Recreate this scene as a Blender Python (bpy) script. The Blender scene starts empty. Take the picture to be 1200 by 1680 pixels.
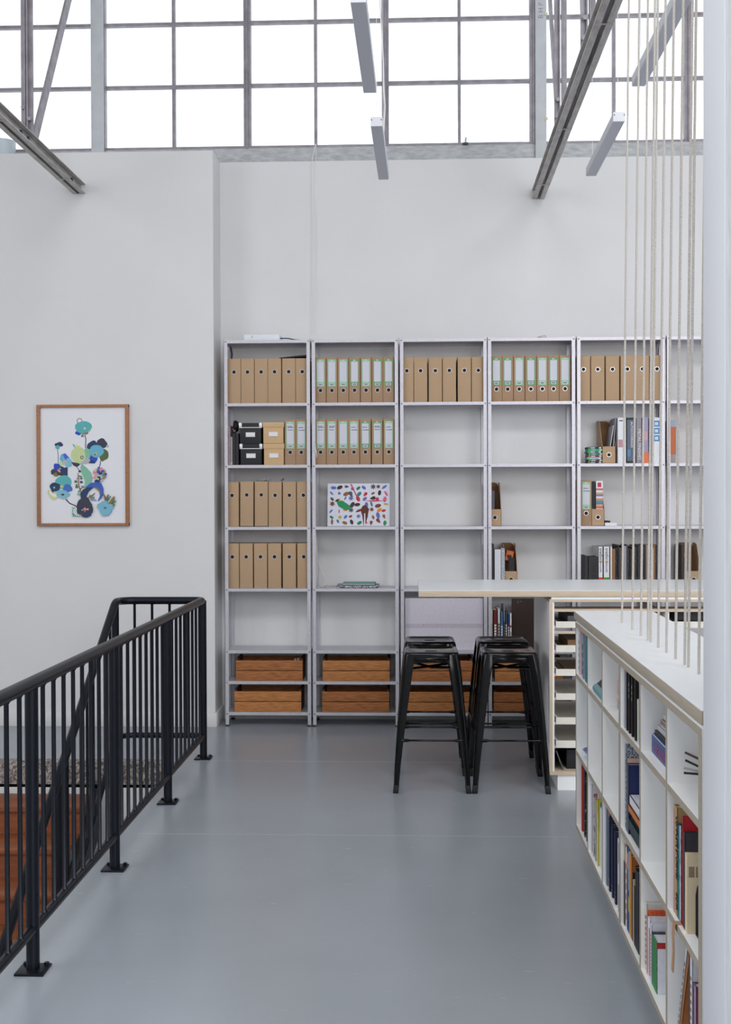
import bpy, bmesh, math, random
from mathutils import Vector, Matrix, Euler
random.seed(7)
scene = bpy.context.scene
COL = scene.collection
pi = math.pi

# ------------------------------------------------------------------ camera
CAM_POS = Vector((0, 0, 1.6)); FPX = 1900.0
cd = bpy.data.cameras.new('camera'); cam = bpy.data.objects.new('camera', cd); COL.objects.link(cam)
cd.sensor_fit = 'HORIZONTAL'; cd.sensor_width = 36; cd.lens = FPX / 1200 * 36; cd.clip_start = .05
CAM_R = (Matrix.Rotation(math.radians(2.26), 3, 'Z') @ Matrix.Rotation(pi / 2 + math.radians(-.6), 3, 'X')
         @ Matrix.Rotation(math.radians(-.19), 3, 'Z'))
cam.matrix_world = Matrix.Translation(CAM_POS) @ CAM_R.to_4x4()
scene.camera = cam

# ------------------------------------------------------------------ light, exposure
scene.view_settings.view_transform = 'Standard'
scene.view_settings.look = 'None'
scene.view_settings.gamma = 1
scene.view_settings.use_curve_mapping = False
scene.view_settings.exposure = 0.04
w = bpy.data.worlds.new('sky'); scene.world = w; w.use_nodes = True
bg = w.node_tree.nodes['Background']; bg.inputs[0].default_value = (.95, .98, 1, 1); bg.inputs[1].default_value = 1.6

def area(name, loc, rot, sx, sy, power, color=(.985, .99, 1)):
    l = bpy.data.lights.new(name, 'AREA'); l.shape = 'RECTANGLE'; l.size = sx; l.size_y = sy
    l.energy = power; l.color = color
    o = bpy.data.objects.new(name, l); COL.objects.link(o); o.location = loc; o.rotation_euler = rot
    return o
area('roof_skylight_daylight', (1.6, 0.4, 6.7), (math.radians(12), 0, 0), 6.0, 1.8, 300)
area('rear_fill_light', (2.8, -2.7, 3.3), (math.radians(86), 0, 0), 4.6, 3.2, 265)  # unseen fill added behind the camera to brighten camera-facing surfaces, no modelled window
area('left_fill_light', (-5.6, 1.0, 4.0), (0, math.radians(-80), 0), 2.8, 5.0, 160)  # unseen fill added at left to brighten column side and bookcase front

# ------------------------------------------------------------------ helpers
def lin(h):
    h = h.lstrip('#'); c = [int(h[i:i + 2], 16) / 255 for i in (0, 2, 4)]
    return tuple((x / 12.92 if x <= .04045 else ((x + .055) / 1.055) ** 2.4) for x in c) + (1,)

MATS = {}
def mat(name, hexc, rough=.6, metal=0, var=.0, scale=8, bump=0, spec=.5, stretch=(1, 1, 1), coat=0, bscale=None):
    if name in MATS: return MATS[name]
    m = bpy.data.materials.new(name); m.use_nodes = True; n = m.node_tree.nodes; L = m.node_tree.links
    p = n['Principled BSDF']; c = lin(hexc)
    p.inputs['Base Color'].default_value = c; p.inputs['Roughness'].default_value = rough
    p.inputs['Metallic'].default_value = metal; p.inputs['Specular IOR Level'].default_value = spec
    if coat: p.inputs['Coat Weight'].default_value = coat; p.inputs['Coat Roughness'].default_value = .05
    tc = n.new('ShaderNodeTexCoord'); mp = n.new('ShaderNodeMapping'); mp.inputs['Scale'].default_value = stretch
    L.new(tc.outputs['Object'], mp.inputs['Vector'])
    nz = n.new('ShaderNodeTexNoise'); nz.inputs['Scale'].default_value = scale; nz.inputs['Detail'].default_value = 5
    L.new(mp.outputs['Vector'], nz.inputs['Vector'])
    if var:
        r = n.new('ShaderNodeValToRGB'); r.color_ramp.elements[0].position = .3; r.color_ramp.elements[1].position = .7
        r.color_ramp.elements[0].color = tuple(min(1, x * (1 - var)) for x in c[:3]) + (1,)
        r.color_ramp.elements[1].color = tuple(min(1, x * (1 + var)) for x in c[:3]) + (1,)
        L.new(nz.outputs['Fac'], r.inputs['Fac']); L.new(r.outputs['Color'], p.inputs['Base Color'])
    if bump:
        src = nz
        if bscale:
            src = n.new('ShaderNodeTexNoise'); src.inputs['Scale'].default_value = bscale; src.inputs['Detail'].default_value = 6
            L.new(mp.outputs['Vector'], src.inputs['Vector'])
        b = n.new('ShaderNodeBump'); b.inputs['Strength'].default_value = bump; b.inputs['Distance'].default_value = .01
        L.new(src.outputs['Fac'], b.inputs['Height']); L.new(b.outputs['Normal'], p.inputs['Normal'])
    MATS[name] = m
    return m
def C_(hexc, rough=.55):      # a plain coloured paper / card / cloth material by its own colour
    return mat('cover_' + hexc.lstrip('#') + ('_%d' % int(rough * 100)), hexc, rough, var=.05, scale=60)

class MB:
    """collects geometry, builds one mesh object"""
    def __init__(s): s.v = []; s.f = []; s.m = []; s.mats = []
    def mi(s, m):
        if m not in s.mats: s.mats.append(m)
        return s.mats.index(m)
    def add(s, vs, fs, m, M=None):
        o = len(s.v)
        s.v += [tuple(M @ Vector(v)) if M else tuple(v) for v in vs]
        k = s.mi(m)
        for f in fs: s.f.append([o + i for i in f]); s.m.append(k)
    def box(s, x0, x1, y0, y1, z0, z1, m, M=None):
        if x0 > x1: x0, x1 = x1, x0
        if y0 > y1: y0, y1 = y1, y0
        if z0 > z1: z0, z1 = z1, z0
        vs = [(x0, y0, z0), (x1, y0, z0), (x1, y1, z0), (x0, y1, z0), (x0, y0, z1), (x1, y0, z1), (x1, y1, z1), (x0, y1, z1)]
        s.add(vs, [(0, 3, 2, 1), (4, 5, 6, 7), (0, 1, 5, 4), (1, 2, 6, 5), (2, 3, 7, 6), (3, 0, 4, 7)], m, M)
        return s
    def prism(s, poly, a0, a1, m, plane='xz', M=None):
        """poly 2-D (counter-clockwise), extruded along the remaining axis from a0 to a1"""
        n = len(poly)
        def P(u, v, a):
            return {'xz': (u, a, v), 'xy': (u, v, a), 'yz': (a, u, v)}[plane]
        vs = [P(u, v, a0) for u, v in poly] + [P(u, v, a1) for u, v in poly]
        fs = [tuple(range(n)), tuple(reversed(range(n, 2 * n)))] + [(i, i + n, (i + 1) % n + n, (i + 1) % n) for i in range(n)]
        s.add(vs, fs, m, M); return s
    def tube(s, path, r, m, n=12, cap=True, M=None):
        path = [Vector(p) for p in path]; k = len(path); vs = []; fs = []
        rs = r if isinstance(r, (list, tuple)) else [r] * k
        prev = None
        for i, p in enumerate(path):
            if i == 0: t = path[1] - p
            elif i == k - 1: t = p - path[i - 1]
            else: t = (path[i + 1] - p).normalized() + (p - path[i - 1]).normalized()
            t.normalize()
            if prev is None:
                a = Vector((0, 0, 1)) if abs(t.z) < .9 else Vector((1, 0, 0)); u = t.cross(a).normalized()
            else: u = (prev - t * prev.dot(t)).normalized()
            prev = u; v = t.cross(u)
            for j in range(n):
                an = 2 * pi * j / n
                vs.append(p + (u * math.cos(an) + v * math.sin(an)) * rs[i])
        for i in range(k - 1):
            for j in range(n):
                a = i * n + j; b = i * n + (j + 1) % n
                fs.append((a, b, b + n, a + n))
        if cap: fs.append(tuple(reversed(range(n)))); fs.append(tuple(range((k - 1) * n, k * n)))
        s.add(vs, fs, m, M); return s
    def build(s, name, parent=None, bevel=0, smooth=True, loc=None, rot=None, seg=2):
        me = bpy.data.meshes.new(name); me.from_pydata(s.v, [], s.f)
        for m in s.mats: me.materials.append(m)
        for p, k in zip(me.polygons, s.m): p.material_index = k
        bm = bmesh.new(); bm.from_mesh(me)
        bmesh.ops.recalc_face_normals(bm, faces=bm.faces)
        if bevel:
            es = [e for e in bm.edges if len(e.link_faces) == 2 and e.calc_face_angle(0) > .6]
            bmesh.ops.bevel(bm, geom=es, offset=bevel, segments=seg, profile=.5, affect='EDGES', clamp_overlap=True)
        bm.to_mesh(me); bm.free()
        if smooth:
            me.shade_smooth(); me.set_sharp_from_angle(angle=math.radians(38))
        o = bpy.data.objects.new(name, me); COL.objects.link(o)
        if parent: o.parent = parent
        if loc: o.location = loc
        if rot: o.rotation_euler = rot
        return o

def tag(o, label=None, cat=None, group=None, kind=None):
    if label: o['label'] = label
    if cat: o['category'] = cat
    if group: o['group'] = group
    if kind: o['kind'] = kind
    return o
def thing(name, label, cat, loc=(0, 0, 0), rz=0, group=None):
    o = bpy.data.objects.new(name, None); o.empty_display_size = .05; COL.objects.link(o)
    o.location = loc; o.rotation_euler = (0, 0, rz)
    return tag(o, label, cat, group)
KIDS = {}
def copy_tree(o, parent=None, loc=None, rot=None, label=None):
    c = o.copy(); COL.objects.link(c); c.parent = parent
    if loc is not None: c.location = loc
    if rot is not None: c.rotation_euler = rot
    if label: c['label'] = label
    for ch in list(o.children): copy_tree(ch, c)
    return c
def struct(mb, name, **k): return tag(mb.build(name, **k), kind='structure')
def text(s, size, m, name, parent, loc, rot, depth=.0006, align='LEFT', sx=1):
    cu = bpy.data.curves.new(name, 'FONT'); cu.body = s; cu.size = size; cu.extrude = depth; cu.align_x = align
    cu.resolution_u = 2
    t = bpy.data.objects.new(name + '_curve', cu)
    me = bpy.data.meshes.new_from_object(t); bpy.data.objects.remove(t)
    me.materials.clear(); me.materials.append(m)
    o = bpy.data.objects.new(name, me); COL.objects.link(o); o.parent = parent; o.location = loc; o.rotation_euler = rot
    o.scale = (sx, 1, 1)
    return o
# measured from the photograph: the ray of a photo point, cut with a real plane of the room
def ray(px, py): return CAM_R @ Vector(((px - 600) / FPX, (840 - py) / FPX, -1))
def atY(px, py, Y): d = ray(px, py); return CAM_POS + d * (Y / d.y)
def atZ(px, py, Z): d = ray(px, py); return CAM_POS + d * ((Z - 1.6) / d.z)
ORD = ['first', 'second', 'third', 'fourth', 'fifth', 'sixth', 'seventh', 'eighth', 'ninth', 'tenth', 'eleventh', 'twelfth', 'thirteenth', 'fourteenth', 'fifteenth', 'sixteenth', 'seventeenth', 'eighteenth', 'nineteenth', 'twentieth', 'twenty-first', 'twenty-second']

# ------------------------------------------------------------------ materials
M_WALL = mat('white_painted_wall', '#DEDEDF', .85, var=.012, scale=3, bump=.05, bscale=60)
M_TRIM = mat('white_trim_paint', '#DEDDDC', .5)
M_CEIL = mat('white_ceiling', '#D8D8D8', .9)
M_STEEL = mat('weathered_steel_paint', '#948F96', .55, metal=.1, var=.22, scale=14, bump=.25)
M_BEAM = mat('dark_roof_steel', '#B5B1AE', .42, metal=.2, var=.25, scale=9, stretch=(4, 1, 4), bump=.12)
M_DARK = mat('dark_gap', '#141416', .8)
M_COLUMN = mat('pale_steel_paint', '#BFC3C8', .5, var=.07, scale=10, bump=.1)
M_SILL = mat('chipped_grey_sill_paint', '#B6B9BC', .7, var=.18, scale=16, stretch=(1, 1, 3), bump=.4)
M_GALV = mat('galvanised_steel', '#C8C6CE', .4, metal=.3, var=.06, scale=40)
M_BOLT = mat('bolt_dark', '#4B4C52', .5, metal=.5)
M_KRAFT = mat('kraft_card', '#B6997A', .8, var=.035, scale=120)
M_KRAFT2 = mat('brown_kraft_card', '#A98A6E', .8, var=.035, scale=120)
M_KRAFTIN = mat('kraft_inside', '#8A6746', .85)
M_KLIGHT = mat('light_kraft_box_card', '#D0AE84', .8, var=.03, scale=100)
M_RING = mat('metal_ring', '#D8D8DA', .3, metal=.6)
M_HOLE = mat('hole_dark', '#1A1A1E', .8)
M_BLACK = mat('black_card', '#1B1B20', .6, var=.1)
M_WHITE = mat('white_card', '#E6E6EA', .6)
M_PAGE = mat('page_block', '#E2DCCB', .8, var=.06, scale=400, stretch=(1, 1, 1))
M_PAGEW = mat('page_block_white', '#DADAE0', .8, var=.05, scale=400)
M_RAIL = mat('black_rail_paint', '#0B0C14', .36, spec=.36, var=.1, scale=30)
M_STOOL = mat('glossy_black_metal', '#040406', .1, spec=.36)
M_RUBBER = mat('black_rubber', '#0C0C0D', .6)
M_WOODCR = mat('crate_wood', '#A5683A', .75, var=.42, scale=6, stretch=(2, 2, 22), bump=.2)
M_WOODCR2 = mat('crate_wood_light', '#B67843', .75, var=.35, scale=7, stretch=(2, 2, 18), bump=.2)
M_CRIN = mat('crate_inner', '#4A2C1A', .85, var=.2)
M_STAIR = mat('stair_timber', '#8C5030', .45, var=.22, scale=5, stretch=(1, 8, 8), bump=.03)
M_FRAME = mat('frame_timber', '#A4714F', .5, var=.14, scale=20, stretch=(3, 3, 3))
M_PLY = mat('plywood_edge', '#A59B8C', .6, var=.1, scale=10, stretch=(1, 1, 40))
M_PLYW = mat('warm_plywood_edge', '#C8B6A0', .6, var=.13, scale=6, stretch=(1.5, 1.5, 60))
M_LAM = mat('white_laminate', '#EEF1F3', .3, spec=.5)
M_LAM2 = mat('white_melamine', '#F0F1F1', .45)
M_TRAY = mat('pale_tray_board', '#E1DCD2', .6, var=.05, scale=20)
M_ROPE = mat('cotton_rope', '#D2CCC5', .9, var=.1, scale=300, bump=.8, stretch=(1, 1, .6), bscale=400)
M_ALU = mat('light_housing', '#DADCE2', .45)
M_DIFF = mat('light_diffuser', '#CDD0DA', .5)
M_CORD = mat('white_cord', '#E8E8E8', .6)
M_PLAST = mat('rough_white_column_paint', '#E2E5E8', .75, var=.06, scale=4, bump=.9, bscale=9, stretch=(1, 3.5, .8))
M_COLSTRIP = mat('smooth_column_edge', '#E6E9F0', .5)

def floor_material():
    m = bpy.data.materials.new('grey_painted_concrete'); m.use_nodes = True; n = m.node_tree.nodes; L = m.node_tree.links
    p = n['Principled BSDF']; p.inputs['Roughness'].default_value = .33
    tc = n.new('ShaderNodeTexCoord')
    nz = n.new('ShaderNodeTexNoise'); nz.inputs['Scale'].default_value = 1.6; nz.inputs['Detail'].default_value = 7
    L.new(tc.outputs['Object'], nz.inputs['Vector'])
    r = n.new('ShaderNodeValToRGB'); r.color_ramp.elements[0].position = .15; r.color_ramp.elements[1].position = .85
    r.color_ramp.elements[0].color = lin('#9399A0'); r.color_ramp.elements[1].color = lin('#9DA3AB')
    L.new(nz.outputs['Fac'], r.inputs['Fac'])
    # pale scuffs and small scratches of their own shape
    mp = n.new('ShaderNodeMapping'); mp.inputs['Scale'].default_value = (6, 34, 1); mp.inputs['Rotation'].default_value = (0, 0, .6)
    L.new(tc.outputs['Object'], mp.inputs['Vector'])
    n2 = n.new('ShaderNodeTexNoise'); n2.inputs['Scale'].default_value = 2.2; n2.inputs['Detail'].default_value = 9
    L.new(mp.outputs['Vector'], n2.inputs['Vector'])
    r2 = n.new('ShaderNodeValToRGB'); r2.color_ramp.elements[0].position = .67; r2.color_ramp.elements[1].position = .74
    L.new(n2.outputs['Fac'], r2.inputs['Fac'])
    mx = n.new('ShaderNodeMix'); mx.data_type = 'RGBA'
    L.new(r2.outputs['Color'], mx.inputs[0]); L.new(r.outputs['Color'], mx.inputs[6]); mx.inputs[7].default_value = lin('#A9B0B6')
    L.new(mx.outputs[2], p.inputs['Base Color'])
    rr = n.new('ShaderNodeMapRange'); rr.inputs['To Min'].default_value = .18; rr.inputs['To Max'].default_value = .34
    L.new(nz.outputs['Fac'], rr.inputs['Value']); p.inputs['Roughness'].default_value = .26
    return m
M_FLOOR = floor_material()
M_JOINT = mat('floor_joint', '#A7AEB4', .6)
def terrazzo():
    m = bpy.data.materials.new('terrazzo'); m.use_nodes = True; n = m.node_tree.nodes; L = m.node_tree.links
    p = n['Principled BSDF']; p.inputs['Roughness'].default_value = .5
    tc = n.new('ShaderNodeTexCoord'); v = n.new('ShaderNodeTexVoronoi'); v.inputs['Scale'].default_value = 85
    L.new(tc.outputs['Object'], v.inputs['Vector'])
    s = n.new('ShaderNodeSeparateColor'); L.new(v.outputs['Color'], s.inputs[0])
    r = n.new('ShaderNodeValToRGB'); r.color_ramp.interpolation = 'CONSTANT'
    e = r.color_ramp.elements; e[0].color = lin('#5E5855'); e[1].position = .25; e[1].color = lin('#8D8783')
    a = e.new(.6); a.color = lin('#B5ADA6'); a = e.new(.85); a.color = lin('#6E5E54')
    L.new(s.outputs[0], r.inputs['Fac']); L.new(r.outputs['Color'], p.inputs['Base Color'])
    return m
M_TERR = terrazzo()
def glass():
    m = bpy.data.materials.new('clerestory_glass'); m.use_nodes = True; n = m.node_tree.nodes; L = m.node_tree.links
    n.remove(n['Principled BSDF']); o = n['Material Output']
    t = n.new('ShaderNodeBsdfTransparent'); t.inputs[0].default_value = (.95, .97, .98, 1)
    g = n.new('ShaderNodeBsdfGlossy'); g.inputs['Roughness'].default_value = .08
    mx = n.new('ShaderNodeMixShader'); mx.inputs[0].default_value = .05
    L.new(t.outputs[0], mx.inputs[1]); L.new(g.outputs[0], mx.inputs[2]); L.new(mx.outputs[0], o.inputs[0])
    return m
M_GLASS = glass()
def pattern(name, c1, c2, scale, thr=.5, kind='noise', stretch=(1, 1, 1), rough=.6):
    m = bpy.data.materials.new(name); m.use_nodes = True; n = m.node_tree.nodes; L = m.node_tree.links
    p = n['Principled BSDF']; p.inputs['Roughness'].default_value = rough
    tc = n.new('ShaderNodeTexCoord'); mp = n.new('ShaderNodeMapping'); mp.inputs['Scale'].default_value = stretch
    L.new(tc.outputs['Object'], mp.inputs['Vector'])
    if kind == 'noise':
        t = n.new('ShaderNodeTexNoise'); t.inputs['Scale'].default_value = scale; t.inputs['Detail'].default_value = 4; out = t.outputs['Fac']
    else:
        t = n.new('ShaderNodeTexVoronoi'); t.inputs['Scale'].default_value = scale; out = t.outputs['Distance']
    L.new(mp.outputs['Vector'], t.inputs['Vector'])
    r = n.new('ShaderNodeValToRGB'); r.color_ramp.elements[0].position = thr - .03; r.color_ramp.elements[1].position = thr + .03
    r.color_ramp.elements[0].color = lin(c1); r.color_ramp.elements[1].color = lin(c2)
    L.new(out, r.inputs['Fac']); L.new(r.outputs['Color'], p.inputs['Base Color'])
    return m
M_SPECK = pattern('speckled_cover', '#4F5566', '#B9BFCC', 170, .5)
M_PRINTD = pattern('dark_printed_spine', '#14161C', '#8C8F94', 120, .62)
M_PRINTL = pattern('pale_printed_spine', '#D8D9DC', '#8FA0AC', 60, .56, stretch=(1, 1, .5))
M_PRINTR = pattern('red_printed_spine', '#C7372F', '#E9D9CC', 60, .6)
M_PRINTB = pattern('blue_printed_spine', '#1F2B4E', '#5C79A8', 50, .58)
M_STRIPEO = pattern('orange_striped_box', '#D6552B', '#E9B04A', 120, .62, stretch=(3, 3, .15))
M_CHECK = pattern('checked_notebook', '#2B2D36', '#C9CBD2', 120, .5)
M_FOIL = mat('crumpled_foil', '#B8BAC0', .35, metal=.5, bump=1, scale=60)

# ------------------------------------------------------------------ room shell
Y_BACK, Y_LEFT, X_REC, Z_TOP = 8.43, 8.12, -1.388, 4.065
X_EDGE, Y_EDGE = -1.42, 7.02
b = MB()
b.box(X_EDGE, 6, -3, Y_EDGE, -.16, 0, M_FLOOR)
b.box(-6, 6, Y_EDGE, 8.6, -.16, 0, M_FLOOR)
struct(b, 'floor')
b = MB(); b.box(X_EDGE + .1, .74, 5.500, 5.504, 0, .0006, M_JOINT); b.box(X_EDGE, 1.2, 7.052, 7.055, 0, .0006, M_JOINT)
struct(b, 'trim_1', smooth=False)
b = MB(); b.box(X_REC - .001, 6, Y_BACK, 8.70, 0, Z_TOP, M_WALL); struct(b, 'wall_back')
b = MB(); b.box(-6, X_REC, Y_LEFT, 8.70, 0, Z_TOP - .005, M_WALL); struct(b, 'wall_left_projection')
b = MB(); b.box(6, 6.2, -3, 8.7, 0, 7, M_WALL); struct(b, 'wall_right')
b = MB(); b.box(-6.2, -6, -3, 8.7, -3, 7, M_WALL); struct(b, 'wall_left')
b = MB(); b.box(-6, 6, -3.2, -3, -3, 7, M_WALL); struct(b, 'wall_front')
b = MB(); b.box(-6.2, 6.2, -3.2, 8.7, 6.95, 7.1, M_CEIL); struct(b, 'ceiling')
b = MB(); b.box(-6, X_REC + .012, Y_LEFT - .014, Y_LEFT, 0, .1, M_TRIM); b.box(X_REC, X_REC + .014, Y_LEFT, Y_BACK, 0, .1, M_TRIM)
struct(b, 'baseboard_left', bevel=.002)
b = MB(); b.box(X_REC + .014, 6, Y_BACK - .006, Y_BACK, 0, .1, M_TRIM); struct(b, 'baseboard_back')
# stairwell walls and its lower floor
b = MB(); b.box(X_EDGE, X_EDGE + .02, -3, Y_EDGE, -3, -.16, M_WALL); b.box(-6, X_EDGE, Y_EDGE, Y_EDGE + .02, -3, -.14, M_WALL)
struct(b, 'wall_stairwell')
b = MB(); b.box(-6, X_EDGE, -3, Y_EDGE, -3.05, -3, M_FLOOR); struct(b, 'floor_lower')
b = MB(); b.box(-6, X_EDGE - .07, Y_EDGE - .006, Y_EDGE + .06, -.14, .002, M_TERR)
struct(b, 'trim_2')

# sill beam and steel windows
b = MB(); b.box(-6, 6, 8.46, 8.56, Z_TOP - .01, 4.175, M_SILL); struct(b, 'trim_3', bevel=.004)
WX = [-3.35, -2.27, -1.192, -.180, .895, 2.01, 3.1, 4.2]
ZB = [4.175, 4.641, 5.10, 5.56, 6.02]
for i in range(len(WX) - 1):
    x0, x1 = WX[i], WX[i + 1]
    g = MB(); g.box(x0, x1, 8.496, 8.50, ZB[0], ZB[-1], M_GLASS)
    o = struct(g, 'window_%d' % (i + 1), smooth=False)
    f = MB()
    for x in (x0, x1):
        sgn = 1 if x == x0 else -1
        f.box(x + sgn * .004, x + sgn * .026, 8.47, 8.53, ZB[0], ZB[-1], M_STEEL)
    f.box(x0, x1, 8.475, 8.52, ZB[0], ZB[0] + .022, M_STEEL)
    f.build('window_frame', parent=o)
    for z in ZB[1:]:
        q = MB(); q.box(x0 + .01, x1 - .01, 8.478, 8.515, z - .011, z + .011, M_STEEL); q.build('glazing_bar', parent=o)
    xm = {2: -.690, 1: -1.736, 3: .359, 4: 1.477}.get(i, (x0 + x1) / 2)
    q = MB(); q.box(xm - .011, xm + .011, 8.474, 8.518, ZB[0], ZB[-1], M_STEEL); q.build('glazing_bar', parent=o)
b = MB()
b.box(-6, WX[0], 8.48, 8.52, 4.17, 7, M_WALL); b.box(WX[-1], 6, 8.48, 8.52, 4.17, 7, M_WALL); b.box(-6, 6, 8.48, 8.52, 6.02, 7, M_WALL)
struct(b, 'wall_clerestory')
b = MB()
for x in (-1.192, -.180, .895, 2.01):
    b.box(x - .006, x + .006, 8.455, 8.50, 4.175, 6.02, M_STEEL)
struct(b, 'trim_4')
b = MB(); b.tube([(-.35 + .02, 8.45, 4.18), (-.34, 8.45, 4.21)], .006, M_BOLT, 8)
pl = atY(230, 244, 8.44)
# window latch pins on the sill
def latch(px, label):
    p = atY(px, 243, 8.45)
    q = MB(); q.box(-.02, .02, -.012, .012, 0, .012, M_BOLT); q.tube([(0, 0, .01), (.004, 0, .05)], .007, M_COLUMN, 8)
    tag(q.build('window_latch', loc=(p.x, 8.45, 4.176)), label, 'latch')
latch(764, 'small steel latch pin standing on the sill near the middle window')

# steel columns standing against the window wall
def column(x0, x1, label, mark=None):
    t = thing('steel_column', label, 'column', ((x0 + x1) / 2, 8.43, Z_TOP))
    hw = (x1 - x0) / 2
    q = MB(); q.box(-hw, hw, 0, .012, 0, 2.88, M_COLUMN); q.build('flange', t, bevel=.003)
    q = MB(); q.box(-.004, .004, .012, .022, 0, 2.88, M_COLUMN); q.build('web', t)
    if mark: text('B H P', .05, M_STEEL, 'embossed_mark', t, (-hw + .055, -.0005, 1.0), (pi / 2, -pi / 2, 0))
    q = MB()
    for z in (.27, 1.02): q.box(hw - .012, hw + .008, -.01, 0, z, z + .02, C_('#D8CFAE'))
    if mark: q.build('cable_clip', t)
column(-2.338, -2.243, 'pale grey steel column against the window above the framed print')
column(.905, .985, 'pale grey steel column against the window behind the right roof beam, with embossed letters', True)

# ------------------------------------------------------------------ roof trusses
def channel(b, X, side, y0, y1, z0, h, wd, M=None):
    """half of the back-to-back channel chord, web near X, flanges pointing sideways"""
    xw = X + side * .006
    b.box(xw, xw + side * .006, y0, y1, z0, z0 + h, M_BEAM, M)
    b.box(xw, X + side * wd, y0, y1, z0, z0 + .006, M_BEAM, M)
    b.box(xw, X + side * wd, y0, y1, z0 + h - .006, z0 + h, M_BEAM, M)
def slantbar(b, y0, z0, y1, z1, wd, x0, x1, m):
    d = Vector((0, y1 - y0, z1 - z0)).normalized(); nrm = Vector((0, -d.z, d.y)) * wd / 2
    vs = []
    for x in (x0, x1):
        for (y, z, s) in ((y0, z0, -1), (y0, z0, 1), (y1, z1, 1), (y1, z1, -1)):
            vs.append((x, y + nrm.y * s, z + nrm.z * s))
    b.add(vs, [(0, 1, 2, 3), (7, 6, 5, 4), (0, 4, 5, 1), (1, 5, 6, 2), (2, 6, 7, 3), (3, 7, 4, 0)], m)
def truss(label, X, rz, yend, wd, h, nodes):
    t = thing('roof_truss', label, 'truss', (X, yend, 3.768), rz)
    L = yend + 2.9
    for s in (-1, 1):
        q = MB(); channel(q, 0, s, -L, 0, 0, h, wd); q.build('chord_channel', t, bevel=.0015)
    for y in [-.25, -1.15, -1.28, -2.3, -3.4, -4.1, -5.5]:
        for s in (-1, 1):
            q = MB(); q.tube([(s * .012, y, h / 2), (s * .026, y, h / 2)], .013, M_BOLT, 8); q.build('bolt', t)
    q = MB()
    for y in (-.4, -1.6, -3.1): q.box(-wd, wd, y, y + .012, -.003, 0, M_BEAM)
    q.build('batten_strip', t)
    for (yn, ytop) in nodes:
        y = yn - yend
        for s in (-1, 1):
            q = MB(); q.box(s * .004, s * .038, y - .004, y + .004, -.0 + .07, 3.1, M_STEEL)
            q.box(s * .004, s * .011, y - .03, y + .004, .07, 3.1, M_STEEL); q.build('vertical_angle', t, bevel=.001)
        q = MB(); slantbar(q, y + .12, h, ytop - yend, 2.6, .075, -.008, .008, M_STEEL)
        q.build('diagonal_bar', t)
        for (dx, dz) in ((-.025, .07), (-.018, .17), (.02, .1)):
            q = MB(); q.tube([(dx, y - .035, dz + .06), (dx, y - .012, dz + .06)], .013, M_STEEL, 6); q.build('gusset_bolt', t)
    return t
truss('dark steel roof truss whose lower beam ends in the wall above the framed print', -2.339, 0, 8.13, .045, .07,
      [(7.02, 8.72), (4.6, 6.3)])
truss('dark steel roof truss whose lower beam ends in the wall above the shelving', .924, math.radians(-.72), 8.44, .045, .07,
      [(7.04, 8.32), (5.86, 6.6)])

# ------------------------------------------------------------------ pendant linear lights
def pendant(x, y0, label, drift):
    L = 1.035
    t = thing('pendant_light', label, 'light', (x, y0, 3.6), math.atan2(-drift, L), 'slim hanging linear lights')
    q = MB(); q.box(-.032, .032, .004, L, .003, .05, M_ALU); q.build('housing', t, bevel=.001)
    q = MB(); q.box(-.029, .029, .006, L - .003, 0, .0032, M_DIFF); q.build('diffuser', t)
    for y in (0, L):
        q = MB(); q.box(-.032, .032, y, y + .004, 0, .05, M_ALU)
        if y == 0:
            for sx in (-.026, .026): q.tube([(sx, -.001, .034), (sx, .001, .034)], .0035, M_BOLT, 8)
        q.build('end_cap', t)
    for y in (.05, L - .05):
        q = MB(); q.tube([(0, y, .05), (0, y, 3.35)], .0016, M_CORD, 6); q.build('suspension_wire', t)
pendant(-.207, 4.672, 'slim grey linear light reaching the top edge, left of centre', .01)
pendant(-.180, 6.218, 'slim grey linear light hanging lower beside the middle window mullion', .014)
pendant(1.108, 6.202, 'slim grey linear light just right of the right roof beam', .012)
pendant(1.098, 4.645, 'slim grey linear light at top right behind the ropes', .010)
q = MB()
pth = []
for i in range(25):
    tt = i / 24; z = 3.67 + 3.2 * (1 - tt)
    pth.append((-.180 + .012 + .012 * math.sin(z * 5) + (.0 if z > 4 else .01), 6.9, z))
q.tube(pth, .005, M_CORD, 6)
tag(q.build('power_cable'), 'white wavy cable dropping to the linear light beside the middle mullion', 'cable')

# ------------------------------------------------------------------ framed print on the left wall
def P2(zx, zy, Y): p = atY(40 + zx / 6.316, 650 + zy / 6.316, Y); return (p.x, p.z)
t = thing('framed_print', 'oak framed print of blue and green stylised flowers on the left wall', 'picture', (-2.318, Y_LEFT, 1.423))
ox, oz = -2.318, 1.423
W2, H2 = .328, .856
for (a0, a1, c0, c1) in ((-W2, W2, 0, .019), (-W2, W2, H2 - .019, H2)):
    q = MB(); q.box(a0, a1, -.03, 0, c0, c1, M_FRAME); q.build('frame_rail', t, bevel=.0015)
for s in (-1, 1):
    q = MB(); q.box(s * W2, s * (W2 - .024), -.0305, 0, .0, H2, M_FRAME); q.build('frame_stile', t, bevel=.0015)
q = MB(); M_PAPER = mat('print_paper', '#E9EAF0', .7); q.box(-W2 + .02, W2 - .02, -.012, -.004, .015, H2 - .015, M_PAPER)
lay = [0]
def flat(pts, col, Yb=-.012):
    lay[0] += 1
    y = Yb - .00012 * lay[0]
    pts = [(x - ox, z - oz) for x, z in pts]
    q.prism(pts, Yb, y, mat('ink_' + col.lstrip('#'), col, .7))
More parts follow.
